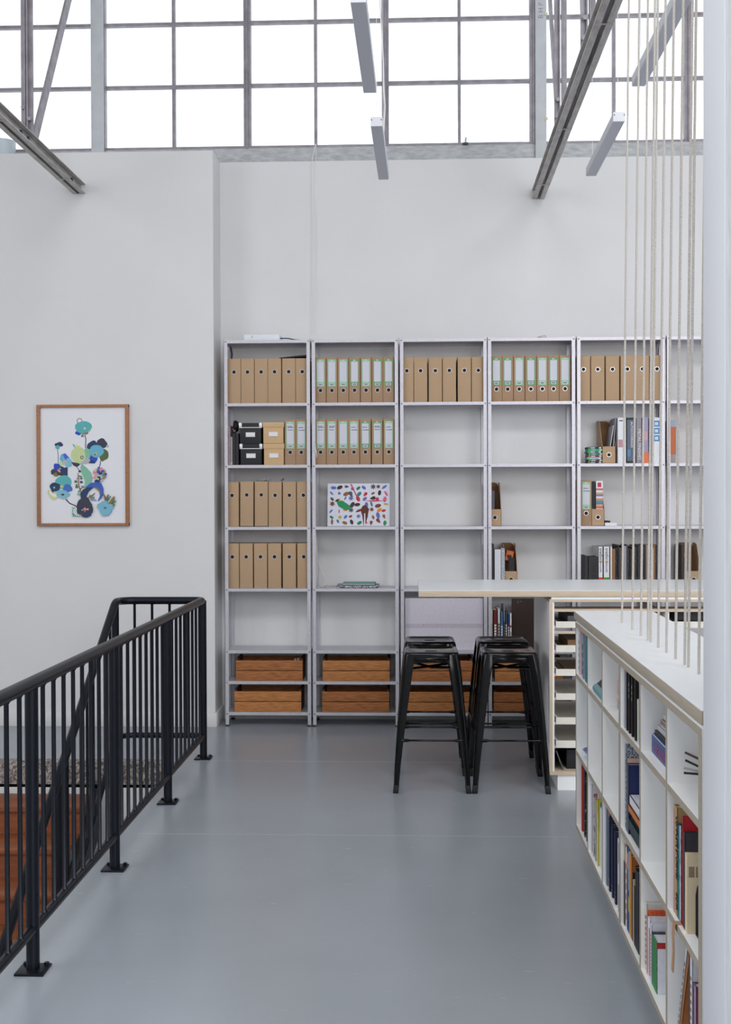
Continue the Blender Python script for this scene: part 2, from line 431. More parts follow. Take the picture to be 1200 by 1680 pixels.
def blob(cx, cy, rx, ry, col, rot=0, irr=.08, seed=0, n=22):
    rnd = random.Random(seed + cx); ph = rnd.random() * 6; ph2 = rnd.random() * 6; pts = []
    for i in range(n):
        a = 2 * pi * i / n; k = 1 + irr * math.sin(3 * a + ph) + irr * .6 * math.sin(5 * a + ph2)
        x, y = rx * k * math.cos(a), ry * k * math.sin(a)
        xr = x * math.cos(rot) - y * math.sin(rot); yr = x * math.sin(rot) + y * math.cos(rot)
        pts.append(P2(cx + xr, cy + yr, 8.108))
    flat(pts, col)
def poly(pts, col): flat([P2(x, y, 8.108) for x, y in pts], col)
def line(pts, wd, col):
    a = []; c = []
    for i, (x, y) in enumerate(pts):
        x0, y0 = pts[max(0, i - 1)]; x1, y1 = pts[min(len(pts) - 1, i + 1)]
        dx, dy = x1 - x0, y1 - y0; l = math.hypot(dx, dy) or 1
        a.append((x - dy / l * wd / 2, y + dx / l * wd / 2)); c.append((x + dy / l * wd / 2, y - dx / l * wd / 2))
    poly(a + c[::-1], col)
NAVY, BLUE, AQUA, CYAN, INK, OLIV, LIME, MINT, BRN, GRY, PINK = '#2C3F66', '#2E4FC0', '#5CB4B8', '#6CB4D4', '#3C4050', '#5A6A44', '#C8D8A0', '#84BFA4', '#8A7444', '#B4B8C0', '#F08098'
line([(628, 400), (638, 450), (635, 540)], 9, NAVY); line([(343, 545), (352, 620), (350, 695)], 6, NAVY)
line([(790, 670), (788, 700), (776, 745)], 9, NAVY); line([(430, 1070), (470, 1110), (550, 1145)], 12, NAVY)
line([(545, 735), (575, 775)], 6, NAVY)
blob(572, 255, 30, 28, '#8D9088', irr=.02); blob(572, 255, 20, 19, '#E9EAF0', irr=.02)
blob(560, 380, 32, 24, BLUE); blob(630, 378, 34, 20, BRN); blob(603, 410, 16, 16, '#7C8C7C'); blob(665, 320, 36, 45, MINT)
blob(610, 320, 86, 62, AQUA, -.15, .04); blob(626, 334, 12, 12, '#D8D8A0', irr=.02)
blob(360, 500, 44, 22, NAVY, 0, .15); blob(345, 530, 22, 22, AQUA)
blob(705, 510, 58, 44, NAVY, -.4); blob(803, 490, 56, 50, INK, .2); blob(825, 610, 46, 64, OLIV, .2); blob(862, 518, 14, 14, GRY, irr=.02)
poly([(680, 575), (762, 625), (755, 665), (730, 698), (668, 695), (672, 640)], BLUE); poly([(672, 660), (732, 668), (728, 698), (665, 694)], NAVY)
blob(750, 570, 74, 66, CYAN, 0, .03); blob(738, 595, 22, 14, '#D0C060', 0, .2); blob(733, 603, 10, 7, INK)
blob(553, 522, 24, 14, '#D4DC90'); poly([(497, 495), (520, 500), (528, 540), (515, 525)], MINT)
blob(650, 600, 38, 62, MINT, 0, .03); blob(630, 670, 52, 36, GRY, -.3); poly([(485, 680), (560, 695), (582, 705), (545, 735), (510, 718)], INK)
blob(560, 610, 76, 84, LIME, 0, .03); blob(598, 634, 16, 18, NAVY, .4, .02); blob(598, 634, 9, 10, '#C8D8C0', .4, .02)
blob(410, 640, 42, 40, CYAN); poly([(400, 600), (425, 592), (468, 640), (430, 672)], '#4A6CD0'); blob(455, 690, 40, 46, '#84C0D8'); blob(380, 700, 22, 26, LIME); blob(420, 685, 22, 26, GRY)
blob(340, 735, 36, 40, BLUE); blob(305, 785, 30, 28, INK); blob(330, 812, 26, 22, BRN); blob(380, 780, 42, 48, INK); blob(395, 760, 24, 30, NAVY); poly([(420, 740), (450, 735), (448, 825), (410, 820)], NAVY)
blob(357, 768, 14, 12, PINK); blob(372, 750, 10, 10, MINT); blob(368, 782, 8, 8, LIME)
blob(408, 893, 84, 72, AQUA, 0, .04); blob(320, 945, 54, 52, NAVY); blob(450, 955, 46, 42, '#4470C8'); blob(312, 947, 11, 11, MINT, irr=.02); blob(390, 935, 18, 15, '#C8C484', irr=.03); blob(465, 965, 10, 8, BRN)
blob(400, 1015, 70, 44, '#84BCD0', .1, .06); blob(401, 1020, 16, 10, INK, irr=.05); poly([(250, 965), (262, 1010), (300, 1040), (345, 1048), (318, 1075), (270, 1050), (240, 1000)], '#D4DC90')
blob(325, 995, 22, 8, LIME); poly([(350, 1046), (400, 1052), (455, 1062), (425, 1070), (380, 1062)], GRY)
line([(565, 830), (562, 900), (575, 960), (592, 1005)], 7, BRN)
for (x, y, r, c) in ((535, 884, 15, '#6C6C7C'), (592, 890, 14, INK), (557, 852, 12, '#8C8C94'), (592, 853, 11, OLIV), (545, 940, 14, OLIV), (606, 940, 14, '#7C8C8C'), (575, 778, 12, INK), (565, 825, 10, BRN), (588, 960, 6, INK), (567, 985, 7, INK), (588, 832, 9, '#2C8C64'), (543, 918, 9, '#2C8C64'), (567, 1013, 16, MINT), (556, 802, 8, GRY)): blob(x, y, r, r * .9, c, irr=.06)
poly([(595, 705), (640, 735), (690, 790), (706, 845), (695, 905), (655, 930), (628, 950), (632, 870), (600, 800), (585, 740)], MINT)
blob(790, 812, 62, 68, GRY, 0, .05)
rnd = random.Random(3)
for k in range(34):
    a = rnd.random() * 2 * pi; rr = 66 * math.sqrt(rnd.random())
    blob(788 + rr * math.cos(a), 812 + rr * 1.05 * math.sin(a), 12 + rnd.random() * 7, 11 + rnd.random() * 6, rnd.choice([PINK, BLUE, NAVY, LIME, GRY, '#8C8C6C', '#F4909C', '#4470C8']), seed=k)
blob(760, 880, 30, 16, NAVY)
poly([(640, 945), (690, 900), (750, 890), (800, 905), (820, 955), (822, 1010), (800, 1055), (765, 1088), (790, 1030), (795, 985), (770, 950), (720, 938), (680, 945)], '#3C64C0')
poly([(720, 938), (770, 950), (795, 985), (790, 1035), (782, 990), (755, 962)], BRN)
poly([(590, 1060), (585, 1010), (610, 970), (655, 945), (718, 945), (670, 985), (645, 1040), (640, 1060)], NAVY)
poly([(668, 1055), (685, 1020), (690, 1035), (735, 1000), (700, 1045)], BRN); line([(690, 1065), (728, 1045)], 5, NAVY); line([(695, 1078), (725, 1065), (745, 1080)], 8, CYAN)
blob(560, 1195, 50, 46, '#E9EAF0', irr=0)
for k in range(12): line([(500 + (k % 4) * 22, 1150 + (k // 4) * 34), (515 + (k % 4) * 22, 1165 + (k // 4) * 34), (505 + (k % 4) * 22, 1185 + (k // 4) * 30)], 7, MINT)
blob(625, 1125, 76, 74, INK, 0, .1); blob(660, 1170, 54, 60, INK, 0, .06); blob(645, 1225, 46, 32, NAVY); blob(600, 1180, 50, 56, INK)
blob(634, 1170, 17, 16, PINK, irr=.03); blob(664, 1172, 9, 9, LIME); blob(606, 1180, 8, 8, MINT); blob(634, 1195, 8, 7, '#7C8C7C')
poly([(838, 1085), (825, 1010), (852, 1050), (850, 1088)], BRN); poly([(852, 1088), (862, 1030), (876, 1015), (870, 1060)], '#7C7C84')
line([(868, 1085), (895, 1035)], 6, '#2C9C7C'); line([(882, 1105), (920, 1055)], 7, '#C09C4C'); poly([(890, 1115), (905, 1070), (935, 1035), (935, 1080), (905, 1118)], BRN)
line([(905, 1130), (950, 1085)], 9, '#2C9C7C'); line([(918, 1150), (940, 1120)], 8, BRN)
blob(845, 1165, 62, 58, '#7CB8D0', 0, .12); blob(800, 1140, 38, 38, '#7CB8D0'); blob(885, 1150, 40, 40, '#7CB8D0'); blob(845, 1205, 42, 36, '#7CB8D0'); blob(838, 1110, 34, 28, '#7CB8D0')
line([(832, 1148), (856, 1170)], 6, NAVY); line([(830, 1166), (858, 1150)], 6, NAVY)
q.build('print', t, smooth=False)

# ------------------------------------------------------------------ balustrade
RX = -1.292
t = thing('balustrade', 'black tubular steel balustrade around the open stairwell', 'railing', (RX, 3.88, 0))
def lc(p): return (p[0] - RX, p[1] - 3.88, p[2])
XL = -1.806; YB = 7.12; TOPZ = .98; BOTZ = .143; SL = .685; YS = 6.99
def arc(c, r, a0, a1, fn, n=7): return [fn(c, r, a0 + (a1 - a0) * i / (n - 1)) for i in range(n)]
def fillet(A, B, Cc, r, n=7):
    A, B, Cc = Vector(A), Vector(B), Vector(Cc); u = (A - B).normalized(); v = (Cc - B).normalized()
    th = u.angle(v); d = r / math.tan(th / 2); p0 = B + u * d; p1 = B + v * d; ctr = B + (u + v).normalized() * (r / math.sin(th / 2)); out = []
    a = p0 - ctr; c = p1 - ctr; om = a.angle(c)
    for i in range(n):
        k = i / (n - 1); out.append(tuple(ctr + (a * math.sin((1 - k) * om) + c * math.sin(k * om)) / math.sin(om)))
    return out
def railpath(z):
    p0 = (RX, -2, z); p1 = (RX, YB, z); p2 = (XL, YB, z); p3 = (XL, YS, z); p4 = (XL, 2.6, z - SL * (YS - 2.6))
    pts = [p0, (RX, 3, z)] + fillet(p0, p1, p2, .05) + fillet(p1, p2, p3, .085) + fillet(p2, p3, p4, .12) + [p4]
    return [lc(p) for p in pts]
q = MB(); q.tube(railpath(TOPZ), .0235, M_RAIL, 16); q.build('top_rail', t)
q = MB(); q.tube(railpath(BOTZ), .0175, M_RAIL, 14); q.build('bottom_rail', t)
PY = [2.78, 3.88, 4.97, 6.07, 7.12]
plate_src = None
for i, y in enumerate(PY):
    q = MB(); q.tube([lc((RX, y, .008)), lc((RX, y, TOPZ - .02)), lc((RX, y, TOPZ))], .0225, M_RAIL, 16)
    p = q.build('post', t)
    q = MB(); q.box(-.05, .05, -.05, .05, 0, .008, M_RAIL); pp = q.build('base_plate', p, bevel=.0015, loc=lc((RX, y, 0)))
    for (ax, ay) in ((-1, 1), (1, -1), (1, 1)):
        q = MB(); q.tube([(ax * .036, ay * .036, .008), (ax * .036, ay * .036, .016)], .009, M_RAIL, 6)
        q.build('bolt', p, loc=lc((RX, y, 0)))
q = MB(); q.tube([lc((XL, YS, -.1)), lc((XL, YS, TOPZ))], .0225, M_RAIL, 16); q.build('post', t)
def baluster(x, y, z0, z1):
    q = MB(); q.tube([lc((x, y, z0)), lc((x, y, z0 + .008)), lc((x, y, z1 - .008)), lc((x, y, z1))], [.013, .0085, .0085, .013], M_RAIL, 8)
    q.build('baluster', t)
for i in range(len(PY) - 1):
    for k in range(1, 9): baluster(RX, PY[i] + (PY[i + 1] - PY[i]) * k / 9, BOTZ + .014, TOPZ - .02)
for k in range(1, 5): baluster(RX + (XL - RX) * (k - .1) / 4.7, YB, BOTZ + .014, TOPZ - .02)
for k in range(1, 22):
    y = YS - .125 * k; dz = -SL * (YS - y)
    if k % 9 == 0:
        q = MB(); q.tube([lc((XL, y, BOTZ + dz - .35)), lc((XL, y, TOPZ + dz))], .0225, M_RAIL, 14); q.build('post', t)
    else: baluster(XL, y, BOTZ + dz + .014, TOPZ + dz - .02)

# staircase
t = thing('staircase', 'orange-brown timber staircase descending behind the balustrade', 'stairs', (-2.6, 7.0, 0))
xa, xb = -.95, .655
for k in range(12):
    z = -.194 - .166 * k; y1 = -.275 * k; y0 = y1 - .275
    q = MB(); q.box(xa, xb, y0 - .02, y1, z - .035, z, M_STAIR); q.build('tread', t, bevel=.004)
    q = MB(); q.box(xa, xb, y0 - .0, y0 + .02, z - .166, z - .035, M_STAIR); q.build('riser', t)
q = MB()
q.prism([(0, -.14), (0, -.45), (-3.3, -2.45), (-3.3, -2.15), (-.0, -.16)], xb, xb + .03, mat('stringer_dark', '#1E1C1E', .5), 'yz')
q.build('stringer', t)

# ------------------------------------------------------------------ galvanised shelving
LEV = [.10, .32, .538, .976, 1.412, 1.849, 2.285, 2.729]
UX = [-1.320, -.699, -.078, .537, 1.158, 1.780]
UW = .612; YF = 8.141; YR = 8.418
def make_unit():
    t = thing('shelving_unit', 'x', 'shelving unit', (UX[0], YF, 0))
    for (x, s) in ((0, 1), (UW, -1)):
        for (y, sy) in ((0, 1), (YR - YF, -1)):
            q = MB(); q.box(x, x + s * .026, y, y + sy * .002, .004, 2.735, M_GALV); q.box(x, x + s * .002, y, y + sy * .026, .004, 2.735, M_GALV)
            if sy == 1:
                for z in LEV: q.tube([(x + s * .013, -.0012, z - .011), (x + s * .013, .001, z - .011)], .0045, M_BOLT, 8)
            for z in [i * .12 + .05 for i in range(22)]:
                q.box(x - s * .0004, x + s * .001, y + sy * .012, y + sy * .018, z, z + .01, M_HOLE)
            p = q.build('post', t)
            q = MB(); q.box(x, x + s * .027, y, y + sy * .027, 0, .012, M_RUBBER); q.build('foot', p)
    for z in LEV:
        q = MB(); d = YR - YF
        q.box(.003, UW - .003, .002, d - .002, z - .0015, z, M_GALV)
        q.box(.024, UW - .024, .0005, .0025, z - .021, z, M_GALV); q.box(.026, UW - .026, d - .004, d - .002, z - .021, z, M_GALV)
        q.box(.026, UW - .026, .002, .012, z - .021, z - .0195, M_GALV)
        for x in (.003, UW - .005): q.box(x, x + .002, .004, d - .004, z - .021, z, M_GALV)
        q.build('shelf', t, smooth=False)
    return t
ULAB = ['leftmost galvanised shelving unit, beside the white wall corner', 'second galvanised shelving unit from the left, holding the colourful print',
        'third galvanised shelving unit from the left, behind the left stools', 'fourth galvanised shelving unit from the left, behind the right stools',
        'fifth galvanised shelving unit from the left, partly behind the ropes', 'sixth galvanised shelving unit, half hidden by the right column']
u0 = make_unit(); u0['group'] = 'galvanised shelving along the back wall'
for i, x in enumerate(UX):
    u = u0 if i == 0 else copy_tree(u0, None)
    u.location = (x, YF, 0); u['label'] = ULAB[i]

def sx(px, py, Y=8.15): return atY(px, py, Y).x
# --- file types (origin: front bottom centre)
def ring_hole(b, x, z, r=.0125):
    n = 18
    vs = []; fs = []
    for rr, y in ((r * 1.27, -.0002), (r * 1.27, -.0020), (r * 1.06, -.0020), (r * 1.06, -.0005)):
        vs += [(x + rr * math.cos(2 * pi * i / n), y, z + rr * math.sin(2 * pi * i / n)) for i in range(n)]
    for k in range(3):
        for i in range(n): fs.append((k * n + i, k * n + (i + 1) % n, (k + 1) * n + (i + 1) % n, (k + 1) * n + i))
    b.add(vs, fs, M_RING)
def hole_disc(b, x, z, r=.0134, m=None):
    b.prism([(x + r * math.cos(2 * pi * i / 18), z + r * math.sin(2 * pi * i / 18)) for i in range(18)], -.0008, 0, m or M_HOLE)
def make_kraft():
    t = thing('magazine_box', 'x', 'file box')
    q = MB(); q.box(-.0465, .0465, 0, .235, 0, .317, M_KRAFT); b_ = q.build('box_body', t, bevel=.0012)
    q = MB(); ring_hole(q, 0, .222); r = q.build('finger_ring', t)
    q = MB(); hole_disc(q, 0, .222); q.build('finger_hole', r)
    return t
M_GREEN = mat('green_label', '#8FC8A4', .6); M_GREEND = mat('deep_green_label', '#5FA36C', .6); M_LAB = mat('label_white', '#D0D1DC', .7); M_SCR = mat('ink_scribble', '#4A4C58', .8)
def make_lever(green, notes):
    t = thing('lever_arch_file', 'x', 'file')
    q = MB(); q.box(-.0385, .0385, 0, .24, 0, .322, M_KRAFT2); b_ = q.build('file_cover', t, bevel=.0015)
    q = MB(); q.box(-.028, .028, -.001, 0, .115, .306, green); q.box(-.024, .024, -.0016, -.001, .147, .29, M_LAB)
    q.box(-.017, .017, -.0018, -.001, .121, .139, M_LAB); q.box(-.011, -.006, -.0022, -.0018, .125, .135, M_SCR); q.box(-.003, .003, -.0022, -.0018, .125, .135, M_SCR); q.box(.006, .011, -.0022, -.0018, .125, .135, M_SCR)
    q.prism([(-.012, .293), (0, .297), (.012, .295), (.004, .302), (-.006, .303)], -.0016, -.001, M_LAB)
    if notes:
        rnd = random.Random(notes)
        for z in ([.27, .262, .245] if notes % 2 else [.262, .243]):
            x = -.018
            while x < .015:
                l = .003 + rnd.random() * .006; q.box(x, x + l, -.002, -.0016, z - .002, z + .002 + rnd.random() * .002, M_SCR); x += l + .0015
    q.build('spine_label', t, smooth=False)
    q = MB(); ring_hole(q, 0, .088); r = q.build('finger_ring', t)
    q = MB(); hole_disc(q, 0, .088); q.build('finger_hole', r)
    return t
kraft0 = make_kraft(); lev = {(g, n): None for g in (0, 1) for n in range(4)}
used = {'k': False}
UN = ['leftmost', 'second', 'third', 'fourth', 'fifth']
RN = {6: 'top', 5: 'second', 4: 'third', 3: 'fourth'}
def inside(x, ui, hw): return min(max(x, UX[ui] + .004 + hw), UX[ui] + UW - .004 - hw)
def place_kraft(px, lvl, ui, k, ry=0.0):
    z = LEV[lvl]; x = inside(sx(px, 700), ui, .0465)
    o = kraft0 if not used['k'] else copy_tree(kraft0); used['k'] = True
    o.location = (x, YF + .028 + .002 * ((k * 7) % 3), z + (.004 if abs(ry) > .004 else .0008)); o.rotation_euler = (0, ry, 0)
    o['label'] = 'plain kraft box file, %s from left on the %s row, %s shelving unit' % (ORD[k], RN[lvl], UN[ui])
    o['group'] = 'plain kraft box files on the shelving'
def place_lever(px, lvl, ui, k, green, note, total=''):
    key = (green, note)
    if lev.get(key) is None:
        lev[key] = make_lever(M_GREEND if green else M_GREEN, note); o = lev[key]
    else: o = copy_tree(lev[key])
    z = LEV[lvl]; o.location = (inside(sx(px, 700), ui, .0385), YF + .028 + .002 * (k % 3), z + .0008)
    o['label'] = 'lever arch file, green-edged label, %s from left, %s row, %s unit' % (ORD[k], RN[lvl], UN[ui])
    o['group'] = 'brown lever arch files on the shelving'
for k, px in enumerate([383.9, 406.0, 428.4, 450.5, 473.8, 496.0]): place_kraft(px, 6, 0, k)
for k, px in enumerate([526.0, 544.7, 563.4, 582.0, 600.9, 619.7, 638.0]): place_lever(px, 6, 1, k, k in (3, 5, 6), 0)
for k, px in enumerate([667.5, 690.7, 715.0, 738.0, 762.8, 785.8]): place_kraft(px, 6, 2, k)
for k, px in enumerate([815.5, 834.0, 853.0, 872.0, 891.0, 909.5, 928.3]): place_lever(px, 6, 3, k, k in (0, 1, 3, 5), 0)
for k, px in enumerate([957.7, 982.2, 1006.5, 1031.0, 1055.5, 1080.0]): place_kraft(px, 6, 4, k)
for k, px in enumerate([475.8, 494.0]): place_lever(px, 5, 0, k, 0, 1 + k)
for k, px in enumerate([525.8, 544.3, 563.0, 580.7, 599.5, 619.0, 638.2]): place_lever(px, 5, 1, k, k in (4, 5), [1, 3, 0, 2, 2, 1, 2][k])
for k, px in enumerate([379.5, 403.5, 427.5, 450.4, 474.0, 497.3]): place_kraft(px, 4, 0, k, [.0, .012, .008, .006, .004, -.006][k] * .6)
for k, px in enumerate([379.2, 402.5, 426.0, 449.2, 473.5, 497.3]): place_kraft(px, 3, 0, k)
o = make_lever(M_GREEN, 2); o.location = (sx(962.8, 800), YF + .028, LEV[4] + .001)
tag(o, 'single lever arch file with green-edged label, third row, fifth unit', 'file', 'brown lever arch files on the shelving')

# magazine holders standing with the low side forward
def holder(px, lvl, label, w=.094, curved=False, contents=True):
    x = sx(px, 800); t = thing('magazine_holder', label, 'magazine holder', (x, YF + .028, LEV[lvl] + .001))
    hw = w / 2; q = MB(); q.box(-hw, hw, 0, .003, 0, .118, M_KRAFT); q.build('front_panel', t)
    for s in (-1, 1):
        pr = [(0, 0), (.235, 0), (.235, .31), (.17, .31), (.12, .30), (.04, .17), (0, .118)] if not curved else [(0, 0), (.24, 0), (.24, .28), (.20, .31), (.10, .30), (.04, .22), (0, .118)]
        q = MB(); q.prism(pr, s * hw, s * (hw - .0025), M_KRAFT, 'yz'); q.build('side_panel', t)
    top = [(-hw, 0), (hw, 0), (hw, .27)] + [(hw - .03 + .03 * math.cos(a), .27 + .04 * math.sin(a)) for a in (pi * .15, pi * .3, pi * .5)] + [(-hw, .31)]
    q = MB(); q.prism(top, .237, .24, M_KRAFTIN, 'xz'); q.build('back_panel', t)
    q = MB(); q.box(-hw, hw, 0, .24, 0, .002, M_KRAFT); q.build('bottom_panel', t)
    q = MB(); ring_hole(q, 0, .06); r = q.build('finger_ring', t)
    q = MB(); hole_disc(q, 0, .06); q.build('finger_hole', r)
    return t, x
def simple_box(name, label, cat, x0, x1, y0, y1, z0, z1, m, group=None, rot=None, bevel=.0012, page=None, marks=None):
    """book or binder standing with its spine towards -Y; marks = list of (u0,u1,v0,v1,material) in 0..1 on the spine"""
    cx = (x0 + x1) / 2; q = MB(); w, h, d = x1 - x0, z1 - z0, y1 - y0
    if page and w > .006:
        th = min(.0025, w * .2)
        q.box(-w / 2, w / 2, 0, th, 0, h, m); q.box(-w / 2, -w / 2 + th, 0, d, 0, h, m); q.box(w / 2 - th, w / 2, 0, d, 0, h, m)
    else: q.box(-w / 2, w / 2, 0, d, 0, h, m)
    for k_, (u0, u1, v0, v1, mm) in enumerate(marks or []):
        q.box(-w / 2 + u0 * w, -w / 2 + u1 * w, -.0005 - .00005 * k_, .0005, v0 * h, v1 * h, mm)
    o = q.build(name, bevel=0 if marks else bevel, smooth=False, loc=(cx, y0, z0), rot=rot)
    tag(o, label, cat, group)
    if page and w > .006:
        q = MB(); q.box(-w / 2 + .002, w / 2 - .002, .002, d - .004, .003, h - .003, page); q.build('page_block', o, smooth=False)
    return o

# second row, leftmost unit
z = LEV[5] + .001
simple_box('book', 'thin pink patterned book at the far left of the second row', 'book', sx(374, 700), sx(377.4, 700), 8.16, 8.38, z, z + .28, pattern('pink_dotted', '#8C5A60', '#C9B4B8', 160, .5), 'books on the left unit')
simple_box('book', 'slim grey book with a small yellow mark, beside the black binders', 'book', sx(378, 700), sx(381, 700), 8.16, 8.38, z, z + .20, C_('#9A9AA2'), 'books on the left unit', marks=[(0, 1, .02, .1, C_('#C8C094'))])
simple_box('binder', 'black binder under the black headphones, on the left', 'binder', sx(381.5, 700), sx(386, 700), 8.155, 8.40, z, z + .225, M_BLACK, 'black binders on the left unit')
simple_box('binder', 'black binder under the black headphones, on the right', 'binder', sx(386.4, 700), sx(391.2, 700), 8.157, 8.40, z, z + .225, M_BLACK, 'black binders on the left unit')
p = atY(386, 701, 8.2)
t = thing('headphones', 'rounded black headphones lying on top of the black binders', 'headphones', (p.x, 8.22, z + .226))
q = MB(); q.tube([(-.012, 0, .05), (0, 0, .05), (.018, 0, .05)], [.038, .046, .034], mat('matt_black_rubber', '#121215', .45), 20); q.build('ear_cup', t)
q = MB(); q.tube([(-.018 + .0, .03, .045), (-.01, .06, .09), (.0, .08, .045)], .008, M_BLACK, 8); q.build('headband', t)
q = MB(); q.tube([(-.008, -.06, .03), (-.005, -.048, .012), (.008, -.05, .02)], .004, M_FOIL, 6); q.build('wire_clip', t)
def storage_box(pxa, pxb, z0, h, kind, label):
    xa, xb = sx(pxa, 720), sx(pxb, 720); w = xb - xa; cx = (xa + xb) / 2
    m = M_BLACK if kind == 'black' else M_KLIGHT
    t = thing('storage_box', label, 'box', (cx, YF + .012, z0))
    q = MB(); q.box(-w / 2 + .005, w / 2 - .005, .004, .24, 0, h - .012, m); q.build('box_body', t, bevel=.001)
    lh = .036
    q = MB(); q.box(-w / 2, w / 2, 0, .244, h - lh, h - .001, m)
    if kind == 'black':
        q.box(-w / 2, w / 2, -.0012, 0, h - lh, h - lh + .006, M_WHITE)
    q.build('lid', t, bevel=.001)
    if kind == 'black':
        for s in (-1, 1):
            q = MB(); q.box(s * (w / 2 + .001), s * (w / 2 - .018), -.002, .02, h - lh - .001, h + .0005, M_RING); q.build('corner_guard', t, bevel=.001)
    q = MB(); q.box(-.033, .033, -.001, .004, h * .33, h * .33 + .032, M_RING); q.box(-.028, .028, -.0016, -.001, h * .33 + .005, h * .33 + .027, M_WHITE)
    q.build('label_holder', t)
storage_box(393.5, 430.0, z, .148, 'black', 'black storage box with metal corners, lower of the stacked pair')
storage_box(392.5, 429.5, z + .149, .148, 'black', 'black storage box with metal corners, upper of the stacked pair')
storage_box(432.0, 466.4, z, .150, 'kraft', 'tan lidded cardboard box, lower of the stacked pair')
storage_box(431.0, 466.0, z + .151, .150, 'kraft', 'tan lidded cardboard box, upper of the stacked pair')
# things on the top shelves and files
p0, p1 = atY(400, 550, 8.2).x, atY(459, 550, 8.2).x
t = thing('router', 'white flat electronic box lying on top of the leftmost shelving unit', 'router', ((p0 + p1) / 2, 8.2, LEV[7]))
q = MB(); w = (p1 - p0) / 2; q.box(-w, w, 0, .16, .001, .05, mat('router_plastic', '#DFE4EA', .4)); q.build('case', t, bevel=.006)
q = MB(); q.tube([(-w + .07 + .012 * math.cos(a), -.001, .025 + .015 * math.sin(a)) for a in [pi * .6 + k * .2 for k in range(8)]], .0012, M_BOLT, 6); q.build('emblem', t)
q = MB(); pc = atY(461, 553, 8.22); q.tube([(pc.x - .01, 8.25, 2.755), (pc.x + .05, 8.22, 2.750), (pc.x + .10, 8.2, 2.738), (pc.x + .17, 8.22, 2.733), (pc.x + .22, 8.3, 2.733)], .004, C_('#2C4468'), 8)
tag(q.build('network_cable'), 'dark blue cable trailing from the white box on top of the shelving', 'cable')
pc = atY(888, 551, 8.2)
q = MB(); q.tube([(pc.x - .04, 8.2, 2.733), (pc.x, 8.19, 2.745), (pc.x + .03, 8.2, 2.752), (pc.x + .035, 8.2, 2.738), (pc.x - .02, 8.19, 2.736)], .003, C_('#A8A088'), 6)
tag(q.build('twine_scrap'), 'small scrap of pale twine on top of the fourth shelving unit', 'twine')
q = MB(); q.prism([(-.11, 0), (.10, .013), (.10, .022), (.08, .022), (-.11, .003)], 0, .2, M_BLACK, 'xz')
tag(q.build('folder', loc=(sx(483, 585), 8.17, LEV[6] + .3195)), 'flat black folder lying on the kraft files at the top of the leftmost unit', 'folder')
q = MB(); q.tube([(0, 0, 0), (.004, 0, .05), (-.006, 0, .1)], .006, M_BLACK, 6)
tag(q.build('cable_end', loc=(sx(374.5, 580), 8.3, LEV[6] + .318)), 'short black cable in the top left corner of the leftmost unit', 'cable')
q = MB(); rnd = random.Random(5)
for k in range(5):
    x = k * .016 + rnd.random() * .01; q.tube([(x, 0, .0), (x + .01, .01, .012 + rnd.random() * .006), (x + .02, 0, .004)], .008, M_FOIL, 7)
tag(q.build('foil_scraps', loc=(sx(420, 785), 8.22, LEV[4] + .325)), 'crumpled silver foil on top of the third-row kraft files', 'foil')
q = MB(); q.tube([(0, 0, 0), (.006, 0, .014), (.014, 0, .006), (.016, 0, .022)], .004, M_BLACK, 6)
tag(q.build('cable_end', loc=(sx(460, 785), 8.22, LEV[4] + .322)), 'small black wire poking up behind the third-row kraft files', 'cable')

# print board on the third row of the second unit (plain stand-in shapes)
x0, x1 = sx(537.5, 820, 8.2), sx(639.5, 820, 8.2); zt = .305; w = x1 - x0
t = thing('print_board', 'white board covered in small colourful shapes, standing on the third row', 'picture', (x0, 8.19, LEV[4] + .002)); t.rotation_euler = (-.12, 0, 0)
q = MB(); q.box(0, w, 0, .012, 0, zt, C_('#D5D7E2')); q.build('board', t, bevel=.001)
q = MB(); rnd = random.Random(11); cols = ['#1F7A52', '#7A3A28', '#2A2424', '#B8283C', '#D88A2C', '#7C64A8', '#B4A02C', '#2C7C84', '#4C505C', '#D06488', '#5A6CB4', '#3C2C24', '#8C5A3C']
k = 0; spots = []
for gy in range(7):
    for gx in range(9):
        cx = (gx + .5 + rnd.uniform(-.22, .22)) / 9 * (w - .02) + .01; cz = (gy + .5 + rnd.uniform(-.2, .2)) / 7 * (zt - .02) + .01
        col = rnd.choice(cols); a = rnd.random() * pi; typ = rnd.choice('aabcd'); r = .013 + rnd.random() * .010; n = 14; pts = []
        for i in range(n):
            th = 2 * pi * i / n
            if typ == 'a': k1 = 1; ux, uz = r * math.cos(th), r * .6 * math.sin(th)
            elif typ == 'b': ux, uz = r * math.cos(th), r * .55 * math.sin(th) * (1 + .6 * math.cos(th))
            elif typ == 'c': kk = 1 if i % 2 else .5; ux, uz = r * kk * math.cos(th), r * kk * math.sin(th)
            else: ux, uz = r * math.cos(th) * (1 + .2 * math.sin(2 * th)), r * .4 * math.sin(th)
            pts.append((cx + ux * math.cos(a) - uz * math.sin(a), cz + ux * math.sin(a) + uz * math.cos(a)))
        k += 1; q.prism(pts, -.0001 - .00001 * k, 0, mat('ink_' + col[1:], col, .7))
def big(pts, col, d=.001): q.prism([(u * w, (1 - v) * zt) for u, v in pts], -.0012 - d, 0, mat('ink_' + col[1:], col, .7))
big([(.14, .42), (.24, .40), (.36, .52), (.38, .62), (.28, .62), (.18, .54)], '#1F8A5A'); big([(.17, .36), (.26, .42), (.22, .45)], '#D8C83C', .0002)
big([(.36, .0), (.39, .02), (.49, .33), (.46, .30)], '#C4487C', .0003); big([(.58, .41), (.75, .39), (.95, .41), (.75, .43)], '#C4487C', .0003)
big([(.53, .62), (.57, .52), (.62, .51), (.67, .6), (.65, .75), (.61, 1.0), (.585, 1.0), (.56, .75)], '#5A2A20', .0004)
